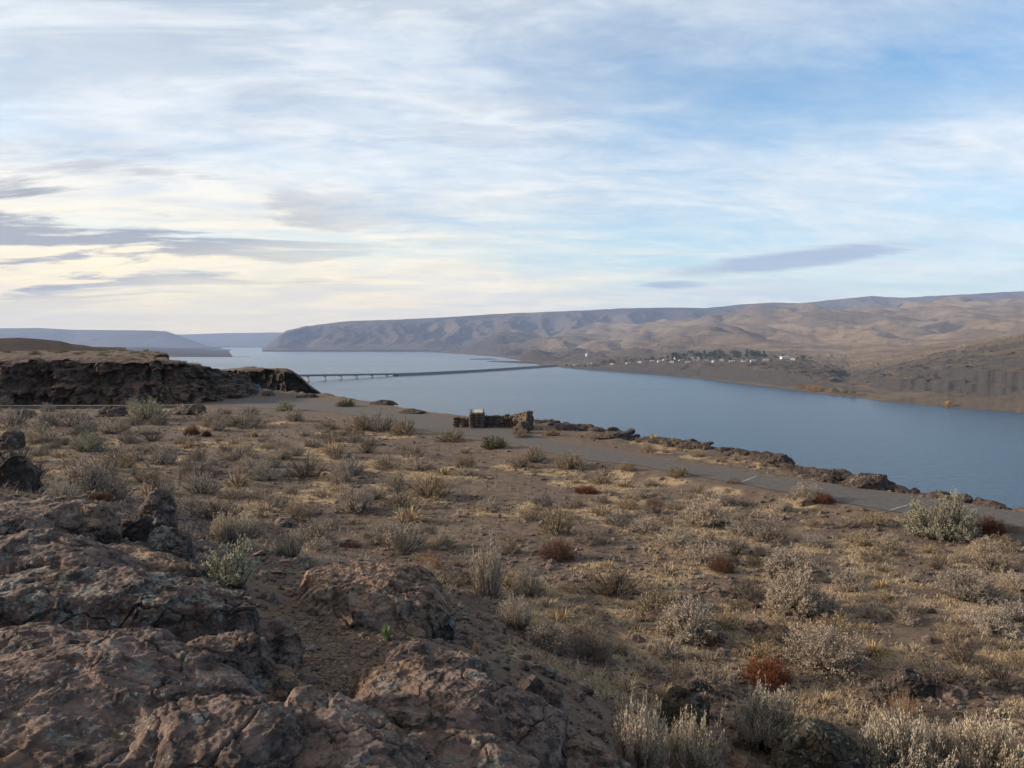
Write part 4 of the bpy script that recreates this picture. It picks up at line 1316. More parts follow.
ts = np.linspace(-10, LB * 1.75, 60)
prof = [(-6, 0), (6, 0), (6, 1.0), (5, 1.0), (4.4, 3.4), (-4.4, 3.4), (-5, 1.0), (-6, 1.0)]
V = []
for t in ts:
    for (o_, dn) in prof:
        V.append(dv * t + perp * o_ + np.array([0, 0, zdeck(t) - dn]))
V = np.array(V)
link('deck', mesh_np('deck', V, grid_faces(len(ts), 8, True), [MAT['steel']], smooth=False), br)
V = []; Fr = []
for sgn in (-1, 1):
    b0 = len(V)
    for t in ts:
        for (o_, dz_) in ((5.7, 0.0), (6.0, 0.0), (6.0, 1.1), (5.7, 1.1)):
            V.append(dv * t + perp * o_ * sgn + np.array([0, 0, zdeck(t) + dz_]))
    Fr.append(grid_faces(len(ts), 4, True) + b0)
link('parapet', mesh_np('parapet', np.array(V), np.concatenate(Fr), [MAT['concrete']], smooth=False), br)
for px in (386, 371, 355.5, 340, 324, 307, 290):
    # the pier stands where the bridge line crosses this picture column
    u = azu(px)
    t = (A[0] - u * A[1]) / (u * dv[1] - dv[0])
    bm = bmesh.new()
    H = zdeck(t) - 3.4
    c = dv * t
    box_bm(bm, c[0], c[1], H / 2 - 2, 2.6, 7.0, H + 4, brz)
    box_bm(bm, c[0], c[1], H - 0.55, 3.2, 10.5, 1.1, brz)
    box_bm(bm, c[0], c[1], 0.6, 5.0, 10.0, 2.6, brz)
    bm_obj('pier', bm, MAT['concrete'], br)

# rock causeway that carries the road on to the far shore
cpts = np.array([at(p_, y_, WATER) for p_, y_ in [(396, 376.0), (420, 375.0), (450, 373.5), (480, 371.8), (510, 369.8), (535, 368.0), (556, 366.4)]])[:, :2]
cl = resample(cpts, 160)
tg = np.gradient(cl, axis=0); tg /= np.hypot(*tg.T)[:, None]
nm_ = np.stack([-tg[:, 1], tg[:, 0]], 1)
prof = [(-17, -1.5), (-11, 3.4), (-7.5, 6.6), (-6.4, 7.0), (6.4, 7.0), (7.5, 6.6), (11, 3.4), (17, -1.5)]
V = []
for i in range(160):
    for o_, z_ in prof:
        w = 0.8 * gnoise(np.array([i * 0.9]), np.array([o_ * .7]), 0, 500)[0]
        V.append([cl[i, 0] + nm_[i, 0] * (o_ + w), cl[i, 1] + nm_[i, 1] * (o_ + w), WATER + z_ + (0.5 * w if abs(o_) > 7 else 0)])
link('causeway_terrain', mesh_np('causeway_terrain', np.array(V), grid_faces(160, 8), [MAT['riprap']], smooth=False), kind='structure')
# narrow spit and islet in the bay
def islet(name, pts, hgt, seed):
    p = np.array([at(a, b, WATER) for a, b in pts])[:, :2]
    c = resample(p, 90)
    tg = np.gradient(c, axis=0); tg /= np.hypot(*tg.T)[:, None]
    nn = np.stack([-tg[:, 1], tg[:, 0]], 1)
    V = []
    for i in range(90):
        e = math.sin(math.pi * (i + .5) / 90) ** 0.5
        for k, (o_, z_) in enumerate([(-1, -.6), (-.7, .45), (-.3, .9), (.2, 1), (.7, .6), (1, -.6)]):
            w = 1 + 0.5 * gnoise(np.array([i * .23]), np.array([k * .8]), 0, seed)[0]
            V.append([c[i, 0] + nn[i, 0] * o_ * 60 * e * w, c[i, 1] + nn[i, 1] * o_ * 60 * e * w, WATER + z_ * hgt * e * w])
    link(name, mesh_np(name, np.array(V), grid_faces(90, 6), [MAT['lowland']]), kind='structure')


islet('islet_terrain', [(470, 359.2), (480, 359.4), (498, 359.4)], 4, 510)
islet('spit_terrain', [(488, 361.2), (505, 362.0), (530, 363.2), (552, 364.4)], 5, 511)

# ------------------------------------------------------------------ the town on the far bench
def diamonds(c, a, l, w, rg):
    """leaf faces: centres c, unit axes a, lengths l, widths w -> verts, quads"""
    r_ = rg.normal(size=c.shape)
    s_ = np.cross(a, r_); s_ /= np.linalg.norm(s_, axis=1, keepdims=True) + 1e-9
    l = np.asarray(l)[:, None] * np.ones((len(c), 1)); w = np.asarray(w)[:, None] * np.ones((len(c), 1))
    v = np.stack([c - a * l / 2, c + s_ * w / 2 - a * l * .05, c + a * l / 2, c - s_ * w / 2 - a * l * .05], 1).reshape(-1, 3)
    return v, np.arange(len(c) * 4).reshape(-1, 4)


def town_tree(kind, seed):
    rg = np.random.default_rng(seed)
    n = 420
    d = rg.normal(size=(n, 3)); d /= np.linalg.norm(d, axis=1, keepdims=True)
    rad = rg.uniform(0.35, 1, n) ** 0.5
    if kind == 'poplar':
        c = d * rad[:, None] * [0.16, 0.16, 0.46] + [0, 0, .54]
        c[:, :2] *= (1.2 - (c[:, 2:] - .1) * 0.7)
    else:
        lob = rg.normal(size=(7, 3)) * [0.2, 0.2, 0.14] + [0, 0, .62]
        c = lob[rg.integers(0, 7, n)] + d * rad[:, None] * 0.22
    v, f = diamonds(c, d, np.full(n, .11), np.full(n, .075), rg)
    crown = mesh_np('crown', v, f, [MAT['tree']], smooth=False)
    k = 6
    an = np.arange(k) * 2 * math.pi / k
    tv = np.concatenate([np.stack([np.cos(an) * r_, np.sin(an) * r_, np.full(k, z_)], 1) for r_, z_ in ((.035, -.05), (.025, .3), (.008, .8))])
    trunk = mesh_np('trunk', tv, grid_faces(3, k, True), [MAT['twig']])
    return crown, trunk


TREES = {k: town_tree(k, i + 3) for i, k in enumerate(('poplar', 'round'))}
TREES['autumn'] = (TREES['round'][0].copy(), TREES['round'][1]); TREES['autumn'][0].materials[0] = MAT['autumn']
TREES['olive'] = (TREES['round'][0].copy(), TREES['round'][1]); TREES['olive'][0].materials[0] = MAT['olive']
TPROTO = {}


def tree(kind, px, py, hgt, label, group, name=None):
    p = bank_hit(px, py)
    key = (kind, name)
    if key not in TPROTO:
        t = thing(name or {'poplar': 'poplar_tree', 'round': 'shade_tree', 'autumn': 'autumn_tree', 'olive': 'shore_tree'}[kind], label, 'tree')
        link('crown', TREES[kind][0], t); link('trunk', TREES[kind][1], t)
        TPROTO[key] = t
    else:
        t = copy_tree(TPROTO[key])
    tag(t, label, 'tree', group)
    t.location = tuple(p)
    t.rotation_euler = (0, 0, random.uniform(0, 6.28))
    k = random.uniform(0.85, 1.2) * (1.0 if kind == 'poplar' else 1.15)
    t.scale = (hgt * k, hgt * k, hgt)
    return t


for i in range(46):
    px = random.uniform(672, 772)
    tree(random.choice(['poplar', 'round', 'round']), px, 359.5 - (px - 720) * 0.012 + random.uniform(-3.4, 1.2), random.uniform(12, 25), 'dark green town tree in the thick row behind the houses', 'trees behind the town houses')
for i in range(22):
    px = random.uniform(600, 668)
    tree('round', px, 364.5 - (px - 600) * 0.075 + random.uniform(-0.7, 0.7), random.uniform(8, 14), 'dark tree in the long line along the slope left of the town', 'line of trees left of the town')
for i in range(12):
    tree('round', random.uniform(560, 600), 367 + random.uniform(-1.2, 0.8), random.uniform(6, 10), 'dark tree where the causeway reaches the far shore', 'trees at the causeway end')
for i in range(14):
    tree('round', random.uniform(648, 745), 361.5 + random.uniform(-1, 1.2), random.uniform(6, 11), 'tree standing between the town houses near the cliff edge', 'trees between the town houses')
for i in range(10):
    tree('round', random.uniform(775, 810), 361 + random.uniform(-3, 0.8), random.uniform(7, 12), 'dark tree right of the town on the bench', 'trees right of the town')
for i in range(30):
    px = random.uniform(798, 856)
    tree('autumn' if px < 832 else 'olive', px, 389.5 + (px - 800) * 0.135 + random.uniform(-.8, .3), random.uniform(6, 12),
         'yellow orange autumn tree at the water edge of the creek mouth' if px < 832 else 'olive green tree at the water edge beside the autumn trees',
         'autumn trees at the creek mouth' if px < 832 else 'olive trees at the creek mouth')
tree('autumn', 948, 407.0, 9, 'lone yellow tree at the foot of the right hand shore cliff', None)


def house(w, d, h, rh, mw, mr, flat):
    bm = bmesh.new(); box_bm(bm, 0, 0, h / 2 - 0.5, w, d, h + 1)
    mew = bpy.data.meshes.new('wall'); bm.to_mesh(mew); bm.free(); mew.materials.append(mw)
    bm = bmesh.new()
    o_ = 0.5
    vs = [bm.verts.new(p) for p in ((-w / 2 - o_, -d / 2 - o_, h), (w / 2 + o_, -d / 2 - o_, h), (w / 2 + o_, d / 2 + o_, h), (-w / 2 - o_, d / 2 + o_, h), (-w / 2 - o_, 0, h + rh), (w / 2 + o_, 0, h + rh))]
    for f in ((0, 1, 5, 4), (2, 3, 4, 5), (0, 4, 3), (1, 2, 5), (3, 2, 1, 0)):
        bm.faces.new([vs[i] for i in f])
    mer = bpy.data.meshes.new('roof'); bm.to_mesh(mer); bm.free(); mer.materials.append(mr)
    t = thing('house', 'small town house', 'house')
    link('wall', mew, t); link('roof', mer, t)
    for i in range(3):
        bm = bmesh.new()
        box_bm(bm, -w / 2 + w * (i + .5) / 3, -d / 2 - 0.02, h * 0.55, w * 0.14, 0.1, h * .35)
        me = bpy.data.meshes.new('window'); bm.to_mesh(me); bm.free(); me.materials.append(MAT['twig'])
        link('window', me, t)
    return t


HP = [house(12, 8, 3.0, 2.0, MAT['house_tan'], MAT['roof_grey'], 0), house(15, 9, 3.4, 1.8, MAT['house_tan'], MAT['roof_light'], 0), house(24, 14, 5, 3.0, MAT['house_white'], MAT['roof_light'], 0)]
used = [False] * 3
spots = [(695, 360.2, 2, 'largest white roofed building in the town on the far bench'), (660, 362.2, 1, None), (672, 362.8, 0, None), (681, 361.0, 1, None), (706, 361.8, 1, None), (714, 362.3, 0, None), (722, 361.0, 0, None), (665, 360.4, 0, None),
         (688, 363.0, 0, None), (652, 362.0, 1, None), (732, 362.2, 1, None), (744, 361.6, 1, None), (753, 361.8, 0, None), (766, 361.3, 1, None), (785, 359.0, 2, 'white building at the right end of the town'), (793, 360.0, 0, None),
         (640, 363.0, 0, None), (628, 364.0, 0, None), (590, 364.4, 1, None), (575, 366.2, 0, None), (612, 364.8, 0, None), (700, 358.6, 0, None), (737, 359.0, 0, None), (676, 359.2, 0, None)]
for px, py, k, lab in spots:
    t = HP[k] if not used[k] else copy_tree(HP[k])
    used[k] = True
    p = bank_hit(px, py)
    t.location = tuple(p); t.rotation_euler = (0, 0, random.uniform(-0.7, 0.7))
    tag(t, lab or ['small tan house with grey roof in the town across the lake', 'tan house with pale metal roof in the town across the lake', 'large white building in the town across the lake'][k], 'house', 'houses of the lakeside town')
# white tank on the hillside
bm = bmesh.new()
bmesh.ops.create_cone(bm, cap_ends=True, segments=24, radius1=7, radius2=7, depth=11)
bmesh.ops.translate(bm, verts=bm.verts, vec=(0, 0, 5.0))
r_ = bmesh.ops.create_cone(bm, cap_ends=True, segments=24, radius1=7.4, radius2=0.6, depth=2.2)
bmesh.ops.translate(bm, verts=r_['verts'], vec=(0, 0, 11.7))
o = bm_obj('water_tank', bm, MAT['house_white'], label='pale round water tank alone on the hillside left of the town', cat='water tank')
o.location = tuple(bank_hit(587, 356.5))


def pylon(px, py, hgt, label):
    bm = bmesh.new()
    def bar(a, b, t_):
        a, b = Vector(a), Vector(b)
        vs = box_bm(bm, 0, 0, 0, t_, t_, (b - a).length)
        M = Matrix.Translation((a + b) / 2) @ (b - a).to_track_quat('Z', 'Y').to_matrix().to_4x4()
        bmesh.ops.transform(bm, matrix=M, verts=vs)
    lv = [0, .22, .42, .58, .72, .84, 1.0]
    wd = [.11, .085, .06, .04, .028, .022, .004]
    for i in range(6):
        for sx_ in (-1, 1):
            for sy_ in (-1, 1):
                bar((wd[i] * sx_ * hgt, wd[i] * sy_ * hgt, lv[i] * hgt), (wd[i + 1] * sx_ * hgt, wd[i + 1] * sy_ * hgt, lv[i + 1] * hgt), .5)
            bar((wd[i] * sx_ * hgt, -wd[i] * hgt, lv[i] * hgt), (-wd[i + 1] * sx_ * hgt, -wd[i + 1] * hgt, lv[i + 1] * hgt), .35)
    for z_, w_ in ((.72, .17), (.84, .14)):
        bar((-w_ * hgt, 0, z_ * hgt), (w_ * hgt, 0, z_ * hgt), .6)
    o = bm_obj('power_pylon', bm, MAT['steel'], label=label, cat='pylon', group='power pylons on the far hills')
    o.location = tuple(bank_hit(px, py))


pylon(836, 335, 52, 'lattice power pylon standing on the tan slope above the creek')
pylon(963, 327, 34, 'smaller lattice power pylon at the foot of the right hills')
# ------------------------------------------------------------------ shrubs
def tube_set(P0, P1, P2, r0, r1):
    """three sided tapered twigs through three points each"""
    n = len(P0)
    d = P2 - P0; d /= np.linalg.norm(d, axis=1, keepdims=True) + 1e-9
    ref = np.where(np.abs(d[:, 2:3]) > 0.9, [[1., 0, 0]], [[0, 0, 1.]])
    a = np.cross(d, ref); a /= np.linalg.norm(a, axis=1, keepdims=True)
    b = np.cross(d, a)
    V = []
    for Q, r_ in ((P0, r0), (P1, (r0 + r1) / 2), (P2, r1)):
        for k in range(3):
            th = k * 2 * math.pi / 3
            V.append(Q + (a * math.cos(th) + b * math.sin(th)) * np.reshape(r_ * np.ones(n), (n, 1)))
    V = np.stack(V, 1).reshape(-1, 3)
    base = (np.arange(n) * 9)[:, None]
    F_ = []
    for lev in (0, 3):
        for k in range(3):
            k2 = (k + 1) % 3
            F_.append(np.concatenate([base + lev + k, base + lev + k2, base + lev + 3 + k2, base + lev + 3 + k], 1))
    return V, np.concatenate(F_)


def shrub(seed, stems, sprigs, leaves, tilt=75, up=0.5, sprig_len=0.22, leaf=(0.09, 0.032), inner=0.35, stem_r=0.018, spike=0.0, lump=0.35):
    """a woody shrub of unit radius and unit height: returns (foliage verts, faces), (stem verts, faces)"""
    rg = np.random.default_rng(seed)
    az_ = rg.uniform(0, 2 * math.pi, stems)
    ti = np.radians(tilt) * np.sqrt(rg.uniform(0.0, 1, stems))
    lob = 1 + lump * gnoise(np.cos(az_) * 1.3 + seed, np.sin(az_) * 1.3, ti * 1.2, seed)
    L = rg.uniform(0.72, 1.0, stems) * lob
    d0 = np.stack([np.cos(az_) * np.sin(ti), np.sin(az_) * np.sin(ti), np.cos(ti)], 1)
    P0 = np.stack([np.cos(az_), np.sin(az_), 0 * az_], 1) * rg.uniform(0.0, 0.16, (stems, 1)) - [0, 0, 0.05]
    P2 = d0 * L[:, None]; P2[:, 2] = np.maximum(P2[:, 2], 0.12)
    P1 = (P0 + P2) * 0.5 + rg.normal(size=(stems, 3)) * 0.06 - np.array([0, 0, 1]) * 0.10 * np.sin(ti)[:, None]
    sv, sf = tube_set(P0, P1, P2, stem_r, stem_r * 0.35)
    # side sprigs on the outer part of each stem
    k = stems * sprigs
    i = np.repeat(np.arange(stems), sprigs)
    t = rg.uniform(inner, 1.0, k)[:, None]
    Q = (1 - t) ** 2 * P0[i] + 2 * t * (1 - t) * P1[i] + t * t * P2[i]
    dirn = d0[i] * 0.6 + rg.normal(size=(k, 3)) * 0.55 + np.array([0, 0, up]); dirn[:, 2] = np.abs(dirn[:, 2]) * (1 - spike) + dirn[:, 2] * spike
    if spike:
        dirn = dirn * (1 - spike) + np.array([0, 0, 1.2]) * spike + d0[i] * 0.3 * spike
    dirn /= np.linalg.norm(dirn, axis=1, keepdims=True)
    sl = sprig_len * rg.uniform(0.6, 1.25, k)
    tv, tf = tube_set(Q, Q + dirn * sl[:, None] * .5, Q + dirn * sl[:, None], stem_r * .28, stem_r * .1)
    stem = (np.concatenate([sv, tv]), np.concatenate([sf, tf + len(sv)]))
    if leaves == 0:
        return None, stem
    j = np.repeat(np.arange(k), leaves)
    m = len(j)
    tt = rg.uniform(0.1, 1.05, m)[:, None]
    c = Q[j] + dirn[j] * sl[j][:, None] * tt + rg.normal(size=(m, 3)) * 0.018
    a = dirn[j] * (0.7 + spike * 0.8) + rg.normal(size=(m, 3)) * (0.6 - 0.35 * spike); a /= np.linalg.norm(a, axis=1, keepdims=True)
    fv, ff = diamonds(c, a, leaf[0] * rg.uniform(.6, 1.3, m), leaf[1] * rg.uniform(.6, 1.3, m), rg)
    fv[:, 2] = np.maximum(fv[:, 2], 0.0)
    return (fv, ff), stem


def tuft(seed, n, w=0.018, arch=0.5, spread=0.9):
    rg = np.random.default_rng(seed)
    a = rg.uniform(0, 2 * math.pi, n); ti = np.radians(80) * rg.uniform(0, 1, n) ** 0.8 * spread
    L = rg.uniform(0.5, 1.0, n)
    b = np.stack([np.cos(a), np.sin(a), 0 * a], 1) * rg.uniform(0, .28, (n, 1))
    d = np.stack([np.cos(a) * np.sin(ti), np.sin(a) * np.sin(ti), np.cos(ti)], 1)
    p1 = b + d * L[:, None] * .55
    d2 = d * 1.0; d2[:, 2] -= arch * np.sin(ti); d2 += rg.normal(size=(n, 3)) * .12
    p2 = p1 + d2 * L[:, None] * .45
    s_ = np.stack([-np.sin(a), np.cos(a), 0 * a], 1) * w + rg.normal(size=(n, 3)) * w * .5
    v = np.stack([b - s_, b + s_, p1 + s_ * .8, p1 - s_ * .8, p2], 1).reshape(-1, 3)
    v[:, 2] = np.maximum(v[:, 2], -0.02)
    k = np.arange(n)[:, None] * 5
    return v, [np.concatenate([k, k + 1, k + 2, k + 3], 1), np.concatenate([k + 3, k + 2, k + 4], 1)]


def merge(parts):
    V = []; F_ = {}; o_ = 0
    for v, f in parts:
        for ff in (f if isinstance(f, list) else [f]):
            F_.setdefault(ff.shape[1], []).append(ff + o_)
        V.append(v); o_ += len(v)
    return np.concatenate(V), [np.concatenate(x) for x in F_.values()]


# kind: (how many variants, foliage builder, materials)
SHRUB = {
    'sage':       ('sagebrush', 'sagebrush', lambda s, q: shrub(s, 70 * q, 9, 17, 80, leaf=(.042, .017)), 'sage', 'twig', 3),
    'sage_dense': ('sagebrush', 'sagebrush', lambda s, q: shrub(s, 110 * q, 10, 15, 82, sprig_len=.16, leaf=(.036, .015)), 'sage', 'twig', 1),
    'sage_dark':  ('sagebrush', 'sagebrush', lambda s, q: shrub(s, 60 * q, 8, 13, 84, lump=.6, leaf=(.046, .017)), 'sage_dark', 'twig', 3),
    'sage_pale':  ('sagebrush', 'sagebrush', lambda s, q: shrub(s, 70 * q, 9, 16, 82, leaf=(.042, .017)), 'sage_pale', 'twig_grey', 2),
    'sage_green': ('sagebrush', 'sagebrush', lambda s, q: shrub(s, 70 * q, 9, 16, 80, leaf=(.042, .017)), 'sage_green', 'twig', 2),
    'big_green':  ('sagebrush', 'sagebrush', lambda s, q: shrub(s, 230 * q, 9, 16, 84, sprig_len=.13, leaf=(.030, .012), lump=.7), 'sage_green', 'twig', 1),
    'green_loose': ('sagebrush', 'sagebrush', lambda s, q: shrub(s, 34 * q, 8, 9, 70, sprig_len=.28, leaf=(.10, .035), lump=.7), 'sage_green', 'twig', 1),
    'sage_twig':  ('sagebrush', 'sagebrush', lambda s, q: shrub(s, 110 * q, 9, 6, 82, sprig_len=.26, leaf=(.045, .013)), 'sage', 'twig_grey', 2),
    'spike':      ('sagebrush', 'sagebrush', lambda s, q: shrub(s, 80 * q, 5, 20, 62, up=1.0, sprig_len=.36, leaf=(.055, .014), spike=.78, inner=.3), 'sage_pale', 'twig_grey', 3),
    'spike_pale': ('sagebrush', 'sagebrush', lambda s, q: shrub(s, 90 * q, 6, 18, 72, up=.9, sprig_len=.30, leaf=(.055, .016), spike=.6, inner=.3), 'sage_pale', 'twig', 2),
    'rust':       ('rust_bush', 'bush', lambda s, q: shrub(s, 260 * q, 9, 6, 88, sprig_len=.17, leaf=(.045, .018), stem_r=.010, spike=.35, lump=.15, inner=.45), 'rust', 'rust', 2),
    'rust_dark':  ('rust_bush', 'bush', lambda s, q: shrub(s, 230 * q, 9, 5, 88, sprig_len=.17, leaf=(.042, .016), stem_r=.010, spike=.3, lump=.2, inner=.4), 'rust', 'twig', 2),
    'rust_straw': ('rust_bush', 'bush', lambda s, q: shrub(s, 90 * q, 6, 3, 80, sprig_len=.3, leaf=(.08, .018), stem_r=.012, spike=.5), 'rust', 'straw', 1),
    'dead':       ('dead_bush', 'bush', lambda s, q: shrub(s, 46 * q, 9, 1, 78, sprig_len=.30, leaf=(.05, .014), stem_r=.020, lump=.8), 'sage_dark', 'twig', 3),
    'dead_grey':  ('dead_bush', 'bush', lambda s, q: shrub(s, 70 * q, 9, 2, 84, sprig_len=.26, leaf=(.05, .014), stem_r=.016, lump=.8), 'sage_dark', 'twig_grey', 1),
    'tan':        ('tan_bush', 'bush', lambda s, q: shrub(s, 60 * q, 8, 6, 84, sprig_len=.2, leaf=(.09, .022)), 'tan', 'twig', 3),
    'olive':      ('olive_bush', 'bush', lambda s, q: shrub(s, 90 * q, 8, 8, 84, sprig_len=.14, leaf=(.07, .03), lump=.15), 'olive', 'twig', 1),
    'straw_sage': ('straw_tuft', 'grass tuft', lambda s, q: (tuft(s, 150 * q, .020, .7, 1.05), shrub(s, 14, 6, 0, 70, stem_r=.014)[1]), 'straw', 'twig_grey', 3),
    'straw':      ('straw_tuft', 'grass tuft', lambda s, q: (tuft(s, 120 * q, .03, .15, .45), shrub(s, 10, 2, 0, 30, stem_r=.012)[1]), 'straw', 'straw', 1),
    'grass_green': ('green_tuft', 'grass tuft', lambda s, q: (tuft(s, 130 * q, .04, .3, .6), tuft(s + 1, 40 * q, .03, .2, .4)), 'green', 'straw', 1),
}
_cache = {}


def shrub_mesh(kind, var, q):
    key = (kind, var, q)
    if key not in _cache:
        nm, cat, fn, lm, sm, nv_ = SHRUB[kind]
        fol, stm = fn(1000 + 37 * var + sum(map(ord, kind)), q)
        whole_v, whole_f = merge([stm, fol])
        ns = sum(len(x) for x in (stm[1] if isinstance(stm[1], list) else [stm[1]]))
        _cache[key] = (mesh_np('foliage', fol[0], fol[1], [MAT[lm]], smooth=False), mesh_np('stems', stm[0], stm[1], [MAT[sm]], smooth=True))
    return _cache[key]


_joined = {}


def shrub_joined(kind, var):
    """one mesh with both materials for the small shrubs"""
    key = (kind, var)
    if key not in _joined:
        nm, cat, fn, lm, sm, nv_ = SHRUB[kind]
        fol, stm = fn(2000 + 37 * var + sum(map(ord, kind)), 1)
        ls = fol[1] if isinstance(fol[1], list) else [fol[1]]
        ss = stm[1] if isinstance(stm[1], list) else [stm[1]]
        fl = ls + [f + len(fol[0]) for f in ss]
        mi = np.concatenate([np.full(len(f), 0) for f in ls] + [np.full(len(f), 1) for f in ss])
        _joined[key] = mesh_np(nm, np.concatenate([fol[0], stm[0]]), fl, [MAT[lm], MAT[sm]], mi, smooth=False)
    return _joined[key]


proto = {}
for i, (px, py, w, h, kind, label, sn) in enumerate(BUSH):
    x, y, r_, _ = bush_pts[i]
    nm, cat, fn, lm, sm, nv_ = SHRUB[kind]
    q = 2 if (w >= 48 and kind not in ('big_green', 'rust', 'rust_dark')) else 1
    var = i % nv_
    key = (kind, var, q)
    if key not in proto:
        t = thing(nm, label, cat)
        fo, stm = shrub_mesh(kind, var, q)
        link('foliage', fo, t); link('stems', stm, t)
        proto[key] = t
    else:
        t = copy_tree(proto[key])
        tag(t, label, cat)
    D = y
    ww = w * D / F / 2 * 1.12
    hh = h * D / F * 1.02
    yc = y + ww * 0.45
    xc = x * yc / y
    z = float(ground_z(np.array([xc]), np.array([yc]))[0])
    z = min(z, float(ground_z(np.array([x]), np.array([y]))[0]) + 0.1)
    t.location = (xc, yc, z - 0.01)
    t.rotation_euler = (random.uniform(-.08, .08), random.uniform(-.08, .08), random.uniform(0, 6.28))
    t.scale = (ww, ww * random.uniform(.85, 1.0), hh)

KN = {'sage_dark': 'dull brown sagebrush', 'sage': 'small grey sagebrush', 'tan': 'small tan bush', 'straw_sage': 'straw coloured grass tuft', 'dead': 'small dead dark bush', 'rust': 'small rust red bush'}
KP = {'sage_dark': 'dull brown sagebrushes', 'sage': 'small grey sagebrushes', 'tan': 'small tan bushes', 'straw_sage': 'straw tufts', 'dead': 'small dead bushes', 'rust': 'small rust red bushes'}
land = [(b[0], b[1], b[6]) for b in BUSH if b[6]]
seen = set()
first = {}
for i, (x, y, r_, k, px, py) in enumerate(small):
    nm, cat, fn, lm, sm, nv_ = SHRUB[k]
    var = i % nv_
    me = shrub_joined(k, var)
    key = (k, var)
    if key in first:
        o = first[key].copy(); C.objects.link(o)
    else:
        o = bpy.data.objects.new(nm, me); C.objects.link(o); first[key] = o
    # the nearest shrub that has a name of its own
    best = min(land, key=lambda b: ((b[0] - px) ** 2 + ((b[1] - py) * 2) ** 2))
    ddx, ddy = px - best[0], (py - best[1]) * 2
    lab = None
    if math.hypot(ddx, ddy) < 95:
        where = ('right of' if ddx > 0 else 'left of') if abs(ddx) > abs(ddy) else ('behind' if ddy < 0 else 'in front of')
        lab = f'{KN[k]} {where} the {best[2]}'
        if lab in seen or len(lab.split()) > 16:
            lab = None
    if lab:
        seen.add(lab)
    else:
        reg = ('on the left slope' if px < 330 else 'on the middle slope' if px < 620 else 'on the right slope') + (' near the footpath' if py < 480 else ' above the middle' if py < 560 else ' of the lower ground')
        lab = f'{KN[k]} scattered among others {reg}'
    tag(o, lab, cat, f'{KP[k]} scattered over the flat')
    z = float(ground_z(np.array([x]), np.array([y]))[0])
    o.location = (x, y, z - 0.01)
    o.rotation_euler = (random.uniform(-.1, .1), random.uniform(-.1, .1), random.uniform(0, 6.28))
    hgt = r_ * {'sage_dark': .85, 'sage': .95, 'tan': .8, 'straw_sage': .75, 'dead': .9, 'rust': .6}[k] * random.uniform(.75, 1.2)
    o.scale = (r_, r_ * random.uniform(.8, 1), hgt)

# shrubs on top of the long cliff
for i, (px, t_, r_, k, lab) in enumerate([(18, 8, .45, 'tan', 'brown bush on top of the long cliff, third from the left edge'), (50, 6, .3, 'sage_dark', 'low dark bush on the rim of the long cliff'), (84, 3, .45, 'sage_green', 'green bush hanging over the rim of the long cliff'),
                                       (136, 10, .35, 'olive', 'olive tuft on the skyline of the long cliff'), (2, 5, .4, 'tan', 'tan bush on the long cliff at the left picture edge'), (110, 7, .3, 'tan', 'tan bush on top of the long cliff, middle part'), (165, 8, .28, 'tan', 'tan bush on top of the long cliff, right part')]):
    j = int(np.argmin(np.abs(CL[NF + 2, :, 0] / CL[NF + 2, :, 1] - azu(px))))
    row = CL[NF:, j]
    p = row[int(np.argmin(np.abs(np.hypot(*(row[:, :2] - row[0, :2]).T) - t_)))]
    nm, cat, fn, lm, sm, nv_ = SHRUB[k]
    t = thing(nm, lab, cat, tuple(p - [0, 0, .05]), random.uniform(0, 6))
    fo, stm = shrub_mesh(k, 0, 1)
    link('foliage', fo, t); link('stems', stm, t)
    t.scale = (r_, r_, r_ * .95)

rc = np.random.default_rng(31)
fc_ = {}
for i in range(60):
    px = rc.uniform(-60, 215); t_ = rc.uniform(1.0, 11) * min(1, (240 - px) / 150)
    j = int(np.argmin(np.abs(CL[NF + 2, :, 0] / CL[NF + 2, :, 1] - azu(px))))
    row = CL[NF:, j]
    p = row[int(np.argmin(np.abs(np.hypot(*(row[:, :2] - row[0, :2]).T) - t_)))]
    k = ('tan', 'sage_dark', 'straw_sage', 'tan')[i % 4]
    nm, cat, fn, lm, sm, nv_ = SHRUB[k]
    if k in fc_:
        o = fc_[k].copy(); C.objects.link(o)
    else:
        o = bpy.data.objects.new(nm, shrub_joined(k, 1)); C.objects.link(o); fc_[k] = o
    tag(o, f'{KN[k]} among the low growth covering the top of the long cliff', cat, 'low growth on top of the long cliff')
    r_ = rc.uniform(.18, .4)
    o.location = tuple(p - [0, 0, .04]); o.rotation_euler = (0, 0, rc.uniform(0, 6)); o.scale = (r_ * 1.3, r_, r_ * .7)

